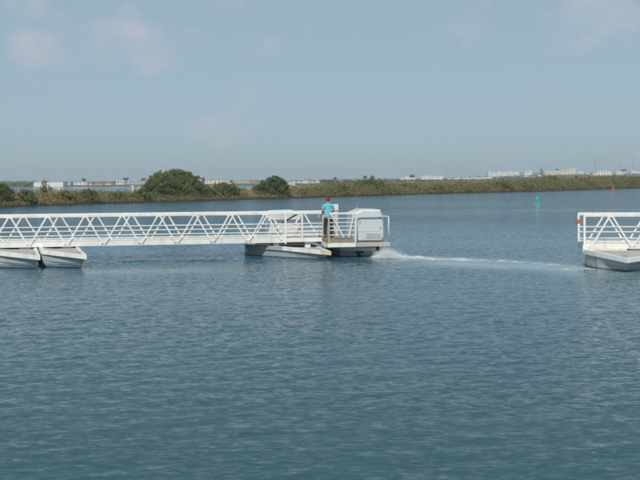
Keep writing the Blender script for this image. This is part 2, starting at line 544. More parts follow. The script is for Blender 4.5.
# mainland ----------------------------------------------------------
def land_h(x, y):
    a = x / max(y, 1.0)
    n = noise.noise(Vector((x * .0016, y * .0016, 4.0))) * 1.2 + noise.noise(Vector((x * .006, y * .006, 9.0))) * .5
    base = 1.2 + .5 * n
    t = min(max((a - .06) / .26, 0), 1); t = t * t * (3 - 2 * t)
    u = min(max((y - 900) / 1100, 0), 1); u = u * u * (3 - 2 * u)
    w = min(max((y - 2600) / 3500, 0), 1)
    h = base + 9.5 * t * u * (1 + .12 * n) + 3.0 * w * (1 + .4 * n)
    e = min(max((y - 640 - 25 * noise.noise(Vector((x * .004, 0, 2)))) / 40, 0), 1)
    return -1.0 + (h + 1.0) * e
def build_mainland():
    ys = [590, 615, 630, 640, 650, 660, 670, 680, 700, 740] + [int(760 * 1.07 ** k) for k in range(34)]
    ys = [y for y in ys if y < 7400] + [7400]
    V = []; F = []; nx = 120
    for y in ys:
        w = min(5800, y * .9 + 400)
        for i in range(nx + 1):
            x = -w + 2 * w * i / nx
            V.append((x, y, land_h(x, y)))
    for j in range(len(ys) - 1):
        for i in range(nx):
            a = j * (nx + 1) + i
            F.append((a, a + 1, a + nx + 2, a + nx + 1))
    o = mesh_np('mainland', V, F, M['land'], smooth=True)
    tag(o, 'flat dry mainland rising to a low hill far behind the island', 'land', kind='structure')
build_mainland()

# ------------------------------------------------------------------ foliage
def leaf_faces(rng, centers, radii, per, size, flat=1.0):
    """random small quads on and inside lumpy clumps; returns verts, faces, clump index"""
    VV = []; idx = []
    for k, (c, r) in enumerate(zip(centers, radii)):
        n = int(per[k]); 
        if n < 1: continue
        d = rng.normal(size=(n, 3)); d /= np.linalg.norm(d, axis=1)[:, None]
        rad = rng.uniform(.45, 1.05, n) ** .6
        p = np.array(c) + d * rad[:, None] * np.array(r)
        a = rng.normal(size=(n, 3)); a /= np.linalg.norm(a, axis=1)[:, None]
        a = a * .6 + d * .1
        b = np.cross(a, rng.normal(size=(n, 3)) + d * .8)
        b /= np.linalg.norm(b, axis=1)[:, None] + 1e-9; a /= np.linalg.norm(a, axis=1)[:, None] + 1e-9
        sz = size[k] * rng.uniform(.5, 1.2, n)[:, None]
        a = a * sz; b = b * sz * .6
        q = np.stack([p - a, p + b * .9, p + a, p - b], 1)
        VV.append(q.reshape(-1, 3)); idx.append(np.full(n, k))
    V = np.vstack(VV); I = np.concatenate(idx)
    F = np.arange(len(V)).reshape(-1, 4)
    return V, F, I

PAL = {'olive': (.178, .172, .066), 'green': (.138, .164, .058), 'brown': (.215, .172, .086), 'dry': (.275, .220, .110),
       'yellow': (.225, .200, .070), 'dark': (.092, .122, .046), 'reed': (.20, .15, .075), 'grey': (.15, .135, .095)}
def tints(rng, I, base_list, jit=.13):
    """colour of each leaf: its clump's kind, a little varied"""
    b = np.array(base_list)[I]
    return np.clip(b * (1 + rng.normal(0, jit, (len(I), 1))) * (1 + rng.normal(0, .03, (len(I), 3))), .01, .5)

def scrub_height(px):
    pts = [(-60, 2.3), (0, 2.2), (60, 2.1), (100, 2.0), (150, 2.0), (205, 2.1), (240, 1.8), (262, 1.7), (300, 2.4), (340, 2.8), (400, 2.9), (440, 2.7), (480, 2.8),
           (520, 3.5), (545, 4.1), (575, 4.1), (610, 4.0), (640, 4.3), (720, 4.3)]
    for (a, ha), (b, hb) in zip(pts[:-1], pts[1:]):
        if px <= b: return ha + (hb - ha) * max(0, px - a) / (b - a)
    return pts[-1][1]

def build_scrub():
    rng = np.random.RandomState(11)
    C = []; Rr = []; per = []; sz = []; base = []
    for k in range(10500):
        s = rng.uniform(30, SLEN - 20); v = rng.uniform(.2, 4.0) if rng.rand() < .62 else rng.uniform(2, 18)
        x, y = shore_pt(s, v); px = px_of(x, y)
        if px < -70 or px > 715: continue
        patch = noise.noise(Vector((s * .07, v * .12, 0))) + .5 * noise.noise(Vector((s * .25, v * .3, 5)))
        gap = (245 < px < 258) or (101 < px < 108 and v < 9) or (abs(px - 128) < 4 and v > 5)
        if gap and rng.rand() < .85: continue
        if v < 1.3 and noise.noise(Vector((s * .09, 2.0, 21.0))) > .28: continue
        if patch < -.4 and rng.rand() < .5: continue
        H = scrub_height(px) * (.42 + .58 * float(sstep(0, 5, np.array(v)))) * rng.uniform(.55, 1.08)
        H *= 1 + .45 * noise.noise(Vector((s * .085, v * .12, 12.0))) + .22 * noise.noise(Vector((s * .5, v * .3, 15.0)))
        ground = bank_h(s, v)
        r = H * rng.uniform(.32, .5) + .15
        top = max(H - ground * .7, .45)
        rz = top * .55
        C.append((x, y, ground + rz * .75)); Rr.append((r * 1.25, r * 1.25, rz))
        far = y / 140.0
        size = .085 * max(1, far * .95)
        n = 26 * (r * 1.25) * rz / size * .35
        per.append(min(max(n, 30), 95)); sz.append(size)
        w = 1.25 * patch + rng.normal(0, .22) - (.16 if px < 290 else .05)
        if px > 300 and w > .35: t = 'brown'
        elif w > .45: t = 'dry'
        elif w > .22: t = 'yellow' if px < 440 else 'brown'
        elif w > -.15: t = 'olive'
        elif w > -.4: t = 'green'
        else: t = 'reed' if rng.rand() < .4 else 'dark'
        base.append(PAL[t])
    V, F, I = leaf_faces(rng, C, Rr, per, sz)
    o = mesh_np('salt_marsh_scrub', V, F, M['leaf'], tint=tints(rng, I, base))
    tag(o, 'continuous olive and brown salt marsh scrub covering the island bank', 'scrub', kind='stuff')
    # pale dry grass right at the bank edge
    C = []; Rr = []; per = []; sz = []; base = []
    for k in range(1500):
        s = rng.uniform(30, SLEN - 20); v = rng.uniform(.35, 1.6)
        x, y = shore_pt(s, v); px = px_of(x, y)
        if px < -70 or px > 715 or noise.noise(Vector((s * .2, 1, 8))) < -.05: continue
        C.append((x, y, bank_h(s, v) + .2)); Rr.append((.45, .4, .3)); per.append(22); sz.append(.10 * max(1, y / 160)); base.append(PAL[['reed', 'dry', 'olive', 'grey'][rng.randint(4)]])
    V, F, I = leaf_faces(rng, C, Rr, per, sz)
    o = mesh_np('shore_grass', V, F, M['leaf'], tint=tints(rng, I, base))
    tag(o, 'pale dry grass fringing the muddy water edge of the island', 'grass', kind='stuff')
build_scrub()

def s_of_px(px, v):
    best = None
    for i in range(int(SLEN * 2)):
        x, y = shore_pt(i / 2.0, v)
        d = abs(px_of(x, y) - px)
        if best is None or d < best[0]: best = (d, i / 2.0)
    return best[1]

def tree(name, label, cat, px, v, wpx, top_y, tint, seed, lobes=None, density=1.0, group=None, low=.04, leaf=.085):
    """multi-stemmed shrub tree: stems, limbs and a crown of leaf clumps"""
    rng = np.random.RandomState(seed)
    s = s_of_px(px, v); x, y = shore_pt(s, v); g = bank_h(s, v)
    ht = EYE + (horizon(px) - top_y) * y / 900 - g
    w = wpx * y / 900
    root = empty(name, (x, y, g))
    # crown: clumps filling an irregular dome
    C = []; Rr = []; per = []; size = []; base = []
    nl = int((lobes or 40) * 3.2)
    lf = leaf * max(1, y / 150)
    # several leaning sub-crowns of different height make one uneven outline
    nd = min(8, 3 + int(w / 1.5)); subs = []
    for k in range(nd):
        f = (k + .5) / nd * 2 - 1 + rng.uniform(-.12, .12)
        hh = ht * (1.0 if k == nd // 2 else (1 - .30 * abs(f) ** 2) * rng.uniform(.82, 1.0))
        subs.append((f * w * .33, rng.uniform(-.22, .22) * w, max(w * rng.uniform(.16, .27), .35), hh))
    for k in range(nl):
        sx_, sy_, sr_, sh_ = subs[rng.randint(nd)]
        a = rng.uniform(0, 2 * math.pi); q = rng.uniform(0, 1) ** .5
        rr = rng.uniform(.05, .125) * min(w, ht * 1.5)
        cx = sx_ + math.cos(a) * q * sr_; cy = sy_ + math.sin(a) * q * sr_
        z1 = sh_ * (1 - .5 * q ** 2.4) * rng.uniform(.88, 1.03) - rr * .7; z0 = ht * low + rr * .4
        cz = z1 if rng.rand() < .45 else rng.uniform(min(z0, z1), z1)
        if k % 4 == 0: rr *= .5; cz = z1 + rr * 1.3; cx += math.cos(a) * rr
        C.append((cx, cy, max(cz, rr * .6))); Rr.append((rr, rr, rr * rng.uniform(.75, .95)))
        per.append(density * 7.5 * (rr / lf) ** 2 + 10); size.append(lf)
        m = rng.uniform(.82, 1.2)
        base.append(tuple(np.array(PAL[tint if rng.rand() < .75 else ['olive', 'yellow', 'green'][rng.randint(3)]]) * m))
    V, F, I = leaf_faces(rng, C, Rr, per, size)
    mesh_np('crown', V, F, M['leaf'], root, tint=tints(rng, I, base, .14))
    t = MB()
    for k in range(4 if w > 2 else 3):
        a = rng.uniform(0, 6.28); c = C[rng.randint(len(C))]
        r0 = .035 * ht * rng.uniform(.6, 1.1)
        mid = (c[0] * .35 + rng.normal(0, .08), c[1] * .35, c[2] * .5)
        t.tube([(math.cos(a) * .08 * w * .4, math.sin(a) * .08 * w * .4, -.25), mid, c], [r0, r0 * .7, r0 * .25], 6)
        for b in range(3):
            c2 = C[rng.randint(len(C))]
            t.tube([mid, ((mid[0] + c2[0]) / 2, (mid[1] + c2[1]) / 2, (mid[2] + c2[2]) / 2 + .05 * ht), c2], [r0 * .5, r0 * .35, r0 * .12], 5)
    t.build('trunk', M['bark'], root, smooth=True)
    tag(root, label, cat, group)
    return root

G = 'shrubs and small trees on the island bank'
tree('tamarisk_tree', 'largest broad rounded green tree on the island, rising above the left bridge section', 'tree', 176, 5, 58, 167.5, 'green', 3, lobes=130, density=1.2)
tree('tamarisk_tree', 'lower green shoulder bush against the right side of the largest tree', 'tree', 205, 3.5, 24, 184, 'green', 41, lobes=40)
tree('tamarisk_tree', 'dense dark green rounded tree right of the sandy path', 'tree', 275, 3, 30, 174.5, 'dark', 5, lobes=70, density=1.3)
tree('shrub', 'mid height green bush between the largest tree and the sandy path', 'bush', 225, 3, 32, 180.2, 'green', 8, lobes=55, group=G)
tree('shrub', 'dark green bush cut by the left edge of the picture', 'bush', 1, 3, 26, 182.5, 'dark', 9, lobes=55, group=G)
tree('shrub', 'thin brownish half bare shrub in front of the long white shed', 'bush', 45, 7, 13, 177.8, 'brown', 10, lobes=26, density=.45, group=G, low=.05)
tree('shrub', 'low round green bush on the bank left of the sandy patch', 'bush', 88, 2, 28, 188.4, 'green', 12, lobes=36, group=G)
tree('shrub', 'small green bush on the bank between the sandy patch and the largest tree', 'bush', 118, 2, 18, 190.2, 'green', 13, lobes=26, group=G)
tree('shrub', 'small yellow green bush beside the sandy path', 'bush', 257, 5, 12, 184.5, 'yellow', 14, lobes=22, group=G)
tree('shrub', 'wide olive green thicket bush to the right of the person in blue', 'bush', 369, 5, 40, 177.5, 'green', 15, lobes=70, group=G)
tree('shrub', 'green bush on the bank just behind the grey control console', 'bush', 343, 4, 18, 182.5, 'yellow', 16, lobes=32, group=G)
tree('shrub', 'brown purplish dry bush on the bank below the white villas', 'bush', 408, 4, 26, 181.5, 'brown', 17, lobes=40, density=.8, group=G)
tree('shrub', 'dark green bush standing out below the long white apartment row', 'bush', 502, 2.5, 20, 179.5, 'green', 18, lobes=40, group=G)
tree('shrub', 'tall olive bush on the bank beyond the green buoy', 'bush', 552, 6, 32, 175.5, 'olive', 19, lobes=50, group=G)
tree('shrub', 'dark olive bush between the green buoy and the red buoy', 'bush', 578, 5, 24, 176.0, 'dark', 20, lobes=45, group=G)
tree('shrub', 'green bush on the bank at the right edge of the picture', 'bush', 632, 5, 26, 175.5, 'olive', 21, lobes=45, group=G)

tree('shrub', 'round green bush on the bank left of the half bare shrub', 'bush', 27, 2, 24, 187.8, 'green', 61, lobes=36, group=G)
tree('shrub', 'yellowish bush on the bank right below the long white shed', 'bush', 64, 2, 22, 189.0, 'yellow', 62, lobes=34, group=G)
tree('shrub', 'green bush tucked against the left foot of the largest tree', 'bush', 142, 2, 20, 188.2, 'green', 63, lobes=34, group=G)
tree('shrub', 'brownish bush right beside the dense dark green rounded tree', 'bush', 300, 3, 20, 187.5, 'brown', 64, lobes=32, group=G)
tree('shrub', 'yellow green bush on the bank below the row of white flats', 'bush', 436, 2.5, 18, 183.5, 'yellow', 65, lobes=34, group=G)
tree('shrub', 'brown bush on the bank left of the green buoy', 'bush', 525, 3, 18, 180.5, 'brown', 66, lobes=34, group=G)
tree('shrub', 'yellow olive bush on the bank just right of the red buoy', 'bush', 622, 3, 16, 179.5, 'yellow', 67, lobes=30, group=G)

# ------------------------------------------------------------------ far woods and trees of the mainland
def wood(name, label, cells, seed, tint, leaf):
    rng = np.random.RandomState(seed)
    C = []; Rr = []; per = []; size = []; base = []
    for (p0, p1, y0, y1, d) in cells:
        n = int((p1 - p0) * d / 900 / 5) + 3
        for k in range(n):
            px = p0 + (p1 - p0) * (k + rng.rand()) / n
            dd = d * rng.uniform(.97, 1.05)
            ty = y0 + (y1 - y0) * (px - p0) / (p1 - p0)
            X, Y, Z = at(px, ty + rng.uniform(-.2, 1.0), dd)
            g = land_h(X, Y); h = max(Z - g, 2.5)
            r = rng.uniform(3.0, 6.0)
            C.append((X, Y, g + h * .55)); Rr.append((r, r, h * .48)); per.append(60); size.append(leaf)
            base.append(PAL[tint[rng.randint(len(tint))]])
    V, F, I = leaf_faces(rng, C, Rr, per, size)
    o = mesh_np(name, V, F, M['leaf'], tint=tints(rng, I, base))
    tag(o, label, 'wood', kind='stuff')
wood('distant_woodland', 'hazy dark woodland spread over the far mainland', [
    (-30, 36, 181, 180.6, 1500), (36, 150, 183.5, 182.5, 1300), (60, 150, 182.2, 181.4, 2200), (205, 262, 179.6, 180.4, 1700), (290, 345, 181.5, 180.6, 1200),
    (345, 450, 179, 178, 1600), (330, 450, 178.6, 177.6, 2300), (440, 500, 177.6, 176.6, 1900), (470, 510, 176.2, 174.2, 2100), (500, 560, 175.5, 174.5, 1900), (520, 548, 172.0, 172.5, 2250),
    (560, 590, 175, 174, 1700), (583, 612, 172.2, 172.4, 2000), (610, 690, 173.2, 172.5, 1900), (612, 690, 176, 175.4, 1500), (480, 560, 178, 177.4, 1450),
    (-30, 33, 185.6, 185.4, 690), (319, 350, 184.0, 183.0, 680),
    (330, 390, 181.6, 181, 900), (376, 424, 180.6, 180.2, 960), (418, 500, 179.9, 179.0, 1120), (500, 560, 177.6, 176.6, 1350), (544, 600, 175.2, 175.0, 1600), (590, 660, 175.6, 174.8, 1400)], 31, ['dark', 'green', 'olive', 'dark'], 1.1)

def far_tree(label, px, top_y, d, wpx, seed, kind='pine'):
    rng = np.random.RandomState(seed)
    X, Y, Z = at(px, top_y, d); g = land_h(X, Y); h = Z - g; w = wpx * d / 900
    root = empty('pine_tree' if kind == 'pine' else 'cypress_tree', (X, Y, g))
    C = []; Rr = []; per = []; size = []; base = []
    for k in range(12):
        if kind == 'pine':
            a = rng.uniform(0, 6.28); q = rng.rand() ** .5
            C.append((math.cos(a) * q * w * .36, math.sin(a) * q * w * .36, h * rng.uniform(.66, .9))); Rr.append((w * .2, w * .2, h * .12))
        else:
            t = (k + .5) / 12
            C.append((rng.normal(0, w * .06), rng.normal(0, w * .06), h * (.15 + .8 * t))); Rr.append((w * .42 * (1 - .65 * t), w * .42 * (1 - .65 * t), h * .09))
        per.append(45); size.append(.9); base.append(PAL['dark'])
    V, F, I = leaf_faces(rng, C, Rr, per, size)
    mesh_np('crown', V, F, M['leaf'], root, tint=tints(rng, I, base))
    MB().tube([(0, 0, -.5), (0, 0, h * .75)], [h * .035, h * .015], 6).build('trunk', M['bark'], root, smooth=True)
    tag(root, label, 'tree', 'single trees on the mainland skyline')
far_tree('small dark pine on the skyline right of the long white shed', 84, 178.6, 1000, 5, 51)
far_tree('dark round pine on the skyline beside the white gabled barn', 126, 177.8, 1000, 5, 52)
far_tree('dark pine on the skyline just left of the largest tree', 144, 178.0, 1000, 5, 53)
far_tree('dark pine on the skyline behind the pale bridge console', 335, 177.2, 1100, 3.2, 54)
far_tree('leftmost of two close skyline pines above the wide olive thicket', 365, 175.8, 1000, 4, 55)
far_tree('rightmost of two close skyline pines above the wide olive thicket', 373, 175.8, 1000, 4, 56)
far_tree('round dark pine standing behind the stepped white villa', 412, 174.6, 1300, 6, 57)
far_tree('tall dark cypress on the skyline left of the long cream building', 541.5, 167.8, 1900, 3.4, 58, 'cypress')
far_tree('small pine rising behind the long cream building', 557.5, 168.8, 2000, 3, 59)
far_tree('dark pine on the skyline near the right edge of the picture', 624, 168.8, 1800, 6, 60)

# ------------------------------------------------------------------ buildings
def wall_mat(name, c): return paint(name, c, .8, .07, .15, (c[0] * .75, c[1] * .72, c[2] * .68), .4)
BW = {'white': wall_mat('white_render', (.78, .76, .71)), 'cream': wall_mat('cream_render', (.72, .64, .50)), 'tan': wall_mat('tan_render', (.50, .38, .27)),
      'grey': wall_mat('grey_render', (.42, .43, .44)), 'pink': wall_mat('terracotta_render', (.48, .25, .19))}
BR = {'tile': paint('terracotta_tile', (.36, .17, .10), .85, .2, .4), 'flat': paint('flat_roof', (.52, .50, .46), .9, .1, .2), 'metal': paint('sheet_roof', (.50, .51, .52), .6, .08, .2)}
PANE = paint('far_window', (.24, .25, .27), .4, .2, .5)

def building(label, cat, name, x0, x1, ytop, d, wall='white', roof='flat', rows=1, cols=4, depth=None, blocks=None, ground_y=None, gable=False, group=None, wh=None):
    """blocks: list of (fraction x0, x1, fraction height) making up a stepped mass"""
    X0, Y, Zt = at(x0, ytop, d); X1, _, _ = at(x1, ytop, d)
    cx = (X0 + X1) / 2; W = X1 - X0
    g = land_h(cx, Y) if d > 640 else (ground_y if ground_y is not None else .6)
    H = max(Zt - g, 2.2)
    D = depth or max(6.0, min(W * .5, 16))
    root = empty(name, (cx, Y, g))
    bl = blocks or [(0, 1, 1)]
    for i, (a, b, fh) in enumerate(bl):
        xa, xb = -W / 2 + W * a, -W / 2 + W * b; h = H * fh
        hw = h * (.72 if gable else 1) - (.0 if gable else .25)
        MB().box(xa, xb, 0, D, -1.5, hw).build('wall', BW[wall], root)
        if gable:
            MB().prism([(-.5, hw), (D + .5, hw), (D / 2, h)], 'x', xa - .4, xb + .4).build('roof', BR[roof], root)
        else:
            rf = MB().box(xa - .15, xb + .15, -.15, D + .15, hw + .003, hw + .25).build('roof', BW[wall] if roof == 'flat' else BR[roof], root)
            if i == 0 and W > 12:
                MB().box(xa + W * .1, xa + W * .1 + 1.6, D * .4, D * .4 + 1.6, hw + .253, hw + 1.2).build('roof_tank', BW['grey'], rf)
        nr = max(1, round(rows * fh)); nc = max(1, round(cols * (b - a))) if cols else 0
        for r in range(nr):
            for c in range(nc):
                wx = xa + (xb - xa) * (c + .5) / nc; ww = min((xb - xa) / nc * .42, 2.0); z0 = hw * (r + .38) / nr; z1 = hw * (r + .78) / nr
                wd = MB().box(wx - ww / 2, wx + ww / 2, -.05, .02, z0, z1).build('window', PANE, root)
                MB().box(wx - ww / 2 - .12, wx + ww / 2 + .12, -.14, .02, z0 - .16, z0 - .003).build('sill', BW[wall], wd)
    tag(root, label, cat, group)
    return root
TG = 'town buildings on the mainland'
building('long low white shed on the left mainland shore', 'shed', 'long_shed', 33.5, 63, 182, 660, 'white', 'metal', 1, 0, depth=14, gable=False)
building('small low white building right of the long white shed', 'building', 'low_building', 74, 87, 183.6, 700, 'white', 'flat', 1, 3, group=TG)
building('low tan roofed building left of the white gabled barn', 'building', 'low_building', 93, 103, 182.4, 760, 'tan', 'tile', 1, 3, group=TG, gable=True)
building('white gabled barn on the mainland between two skyline pines', 'barn', 'gabled_barn', 116, 124, 180.6, 760, 'white', 'metal', 1, 2, gable=True, group=TG)
building('long grey white building beside the largest tree', 'building', 'low_building', 125, 147, 181.5, 820, 'grey', 'flat', 1, 6, group=TG)
building('long cream wall building right of the largest tree', 'building', 'low_building', 205, 225, 180.0, 800, 'cream', 'tile', 1, 5, group=TG)
building('grey long house seen left of the dark rounded tree', 'building', 'low_building', 232, 250, 180.2, 850, 'grey', 'tile', 1, 5, group=TG)
building('pinkish house just left of the dark rounded tree', 'house', 'far_house', 249, 258, 179.8, 900, 'pink', 'tile', 1, 3, group=TG, gable=True)
building('white house at the right foot of the dark rounded tree', 'house', 'far_house', 288, 295, 184.0, 660, 'white', 'flat', 1, 2, blocks=[(0, .55, .7), (.55, 1, 1)], group=TG)
building('wide cream terrace of houses with red block left of the person', 'terrace', 'house_terrace', 289, 326, 181.0, 760, 'cream', 'tile', 1, 8, blocks=[(0, .4, .8), (.4, 1, .7)], group=TG)
building('two storey terracotta house left of the person', 'house', 'far_house', 305, 311, 179.0, 790, 'pink', 'tile', 2, 2, group=TG)
building('small white cube house above the bank left of the person', 'house', 'far_house', 303.5, 307, 184.2, 680, 'white', 'flat', 1, 1, group=TG)
building('small white tower shaped house above the bank left of the person', 'house', 'far_house', 316, 319.5, 183.2, 680, 'white', 'flat', 1, 1, blocks=[(0, 1, .6), (.15, .7, 1)], group=TG)
building('low white villa left of the stepped white villa', 'villa', 'white_villa', 387, 396, 179.9, 1000, 'white', 'flat', 1, 3, group=TG)
building('stepped white villa with a raised middle block', 'villa', 'white_villa', 400, 416, 176.6, 1050, 'white', 'flat', 1, 6, blocks=[(0, .3, .68), (.3, .58, 1), (.58, 1, .78)], group=TG)
building('row of white flats left of the two thin masts', 'flats', 'row_of_flats', 421, 443, 175.8, 1200, 'white', 'flat', 2, 8, blocks=[(0, .15, .95), (.16, .5, 1), (.51, .78, .9), (.79, 1, 1)], group=TG)
for i, (a, b) in enumerate([(447, 452), (453.5, 461), (462.5, 470), (471, 480), (481, 492)]):
    building(['leftmost', 'second from left', 'middle', 'fourth from left', 'rightmost'][i] + ' low white house in the row below the long apartment block', 'house', 'far_house', a, b, 178.4 - .3 * i, 1300 + 20 * i, 'white', 'flat', 1, 3, group=TG)
building('long white apartment block with uneven roofline on the low hill', 'apartments', 'apartment_block', 488.5, 519, 171.0, 2000, 'white', 'flat', 3, 14,
         blocks=[(0, .10, 1), (.11, .26, .82), (.27, .42, .95), (.43, .60, .86), (.61, .82, 1), (.83, 1, .88)], group=TG)
building('white apartment block just left of the tall cypress', 'apartments', 'apartment_block', 524.5, 532, 170.2, 2050, 'white', 'flat', 3, 4, blocks=[(0, .55, .82), (.56, 1, 1)], group=TG)
building('low white house below the apartment block left of the cypress', 'house', 'far_house', 524, 536, 176.2, 1500, 'white', 'flat', 1, 4, blocks=[(0, .4, 1), (.4, 1, .6)], group=TG)
building('long cream building with raised tower block on the hill', 'hotel', 'hotel', 544, 577, 168.6, 1900, 'cream', 'flat', 2, 12, blocks=[(0, .48, .68), (.481, .7, .80), (.701, .98, 1)], group=TG)
building('small white building right of the long cream building', 'building', 'low_building', 577.5, 584, 171.4, 1950, 'white', 'flat', 1, 3, group=TG)
building('large white villa with sloping left wing on the hill right of the crane', 'villa', 'white_villa', 593, 612, 170.8, 1500, 'white', 'flat', 2, 6, blocks=[(0, .25, .55), (.25, .85, 1), (.85, 1, .85)], group=TG)
building('grey white flats near the right edge below the cranes', 'flats', 'row_of_flats', 616, 625, 171.2, 1900, 'white', 'flat', 2, 4, group=TG)
building('white flats at the right edge of the picture', 'flats', 'row_of_flats', 631, 644, 170.6, 1950, 'white', 'flat', 2, 5, blocks=[(0, .3, 1), (.31, 1, .8)], group=TG)

for (lab, a, b, yt, d, wl_, rf, gb) in [
    ('tiny white house between the long white shed and the small pine', 66, 70, 183.9, 700, 'white', 'flat', False),
    ('tiny cream house between the tan roofed building and the white gabled barn', 105, 111, 183.2, 740, 'cream', 'tile', True),
    ('tiny white house right under the small dark pine', 88.5, 92, 183.4, 720, 'white', 'tile', True),
    ('small white house peeping over the mid height bush', 226, 231, 181.6, 760, 'white', 'flat', False),
    ('small cream house with red roof right of the terracotta house', 327, 333, 181.4, 800, 'cream', 'tile', True),
    ('tiny white house above the green bush behind the console', 338, 342, 180.8, 900, 'white', 'flat', False),
    ('tiny white house on the skyline between the two pine pairs', 350, 355, 179.6, 1000, 'white', 'flat', False),
    ('small white house left of the low white villa', 379, 384, 179.0, 1050, 'white', 'tile', True),
    ('tiny grey house below the long white apartment block', 497, 503, 176.6, 1500, 'grey', 'tile', True),
    ('tiny white house just right of the tall cypress', 538, 541, 174.6, 1600, 'white', 'flat', False),
    ('small white house between the crane and the small white building', 586, 591, 173.2, 1700, 'white', 'flat', False)]:
    building(lab, 'house', 'far_house', a, b, yt, d, wl_, rf, 1, 2, gable=gb, group=TG)

# small huts on the back of the island
def hut(label, name, px, v, wpx, y_top, cat='hut', wall='white'):
    s = s_of_px(px, v); x, y = shore_pt(s, v); g = bank_h(s, v)
    h = EYE + (horizon(px) - y_top) * y / 900 - g; w = wpx * y / 900
    root = empty(name, (x, y, g))
    MB().box(-w / 2, w / 2, 0, w, -.3, h - .12).build('wall', BW[wall], root)
    MB().box(-w / 2 - .06, w / 2 + .06, -.06, w + .06, h - .118, h).build('roof', BW[wall], root)
    MB().box(-w * .18, w * .18, -.025, .02, .05, min(h * .7, 1.9)).build('door', BW['grey'], root)
    tag(root, label, cat, 'white huts on the island')
hut('left of two small white pump huts beside the largest tree', 'pump_hut', 131.7, 14, 2.2, 185.6)
hut('right of two small white pump huts beside the largest tree', 'pump_hut', 139.3, 14, 2.2, 187.2)
hut('small white box hut behind the mid height bush', 'pump_hut', 232.5, 9, 2.8, 183.4)
hut('low white cabin in front of the long white shed', 'cabin', 58, 16, 5, 188.6, 'cabin')

# masts and cranes ----------------------------------------------------
def mast(label, px, top_y, d):
    X, Y, Z = at(px, top_y, d); g = land_h(X, Y); h = Z - g
    root = empty('radio_mast', (X, Y, g))
    b = .45
    for i, (sx, sy) in enumerate(((-1, -1), (1, -1), (0, 1))):
        MB().tube([(sx * b, sy * b, -.5), (sx * b * .5, sy * b * .5, h)], .09, 5).build('leg', M['steel'], root)
    n = int(h / 2.2); m = MB()
    pts = ((-1, -1), (1, -1), (0, 1))
    for k in range(n):
        for i in range(3):
            a = pts[i]; c = pts[(i + 1) % 3]; f0 = b * (1 - .5 * k / n); f1 = b * (1 - .5 * (k + 1) / n)
            m.tube([(a[0] * f0, a[1] * f0, h * k / n), (c[0] * f1, c[1] * f1, h * (k + 1) / n)], .05, 4, cap=False)
    m.build('lattice', M['steel'], root)
    MB().tube([(0, 0, h - .5), (0, 0, h + 2.5)], .06, 5).build('antenna', M['steel'], root)
    tag(root, label, 'mast', 'thin masts on the skyline')
mast('left of two faint thin radio masts on the skyline', 442.5, 164, 1700)
mast('right of two faint thin radio masts on the skyline', 446.2, 161.5, 1700)

def crane(label, px, top_y, d, jib_l, jib_r):
    X, Y, Z = at(px, top_y, d); g = land_h(X, Y); h = Z - g; k = d / 900
    root = empty('tower_crane', (X, Y, g)); w = .9
    m = MB()
    for sx in (-1, 1):
        for sy in (-1, 1): m.bar((sx * w, sy * w, -.5), (sx * w, sy * w, h), .28, .28)
    n = int(h / 3) + 1
    for i in range(n):
        z0, z1 = h * i / n, h * (i + 1) / n
        for sy in (-1, 1):
            s = 1 if i % 2 else -1
            m.bar((-w * s, sy * w, z0), (w * s, sy * w, z1), .16, .16)
            m.bar((sy * w, -w * s, z0), (sy * w, w * s, z1), .16, .16)
    m.build('tower', M['crane'], root)
    def arm(name, x1):
        a = MB(); nn = max(2, int(abs(x1) / 3)); 
        for (yy, zz) in ((-.7, h), (.7, h), (0, h + 1.3)): a.bar((0, yy, zz), (x1, yy, zz), .2, .2, up=(0, 0, 1))
        for i in range(nn):
            a.bar((x1 * i / nn, -.7, h), (x1 * (i + .5) / nn, 0, h + 1.3), .13, .13, up=(0, 0, 1)); a.bar((x1 * (i + .5) / nn, 0, h + 1.3), (x1 * (i + 1) / nn, .7, h), .13, .13, up=(0, 0, 1))
        return a.build(name, M['crane'], root)
    arm('jib', -jib_l * k)
    cj = arm('counter_jib', jib_r * k)
    MB().box(jib_r * k * .7, jib_r * k, -.9, .9, h - 1.6, h - .12).build('counterweight', BW['pink'], cj)
    MB().prism([(-.8, h + 1.45), (.8, h + 1.45), (0, h + 5)], 'y', -.25, .25).build('tower_head', M['crane'], root)
    MB().box(-1.9, -.95, -.7, .7, h - 2.2, h - .12).build('cab', BW['white'], root)
    tag(root, label, 'crane', 'tower cranes on the skyline')
crane('tower crane standing left of the large white hill villa', 595.5, 160.3, 1800, 11, 6)
crane('faint tower crane with its jib level with the skyline haze near the right edge', 620, 162.5, 2300, 8, 4)
crane('rightmost faint tower crane at the picture edge', 633.5, 157.0, 2300, 9, 4)

# ------------------------------------------------------------------ buoys
def buoy(label, name, px, base_y, mat, w, h, cone):
    d = EYE * 900 / (base_y - horizon(px)); X = (px - 320) / 900 * d
    root = empty(name, (X, d, 0))
    MB().lathe([(w * .42, -.35), (w * .5, -.05), (w * .5, .16), (w * .42, .24)], n=18).build('float', mat, root, smooth=False)
    if cone:
        MB().lathe([(w * .40, .243), (w * .30, h * .45), (w * .16, h * .86), (w * .05, h)], n=18).build('cone_top', mat, root, smooth=True)
    else:
        MB().lathe([(w * .26, .243), (w * .26, h * .7), (w * .34, h * .72), (w * .34, h)], n=18).build('can_top', mat, root)
    MB().tube([(0, 0, h - .02), (0, 0, h + .16)], .025, 6).build('lifting_eye', M['steel'], root)
    tag(root, label, 'buoy')
buoy('green conical channel buoy floating before the far bank', 'channel_buoy', 537.3, 200.7, M['green'], .80, .74, True)
buoy('small red channel buoy close to the far bank', 'channel_buoy', 613, 189.7, M['red'], 1.0, 1.35, False)

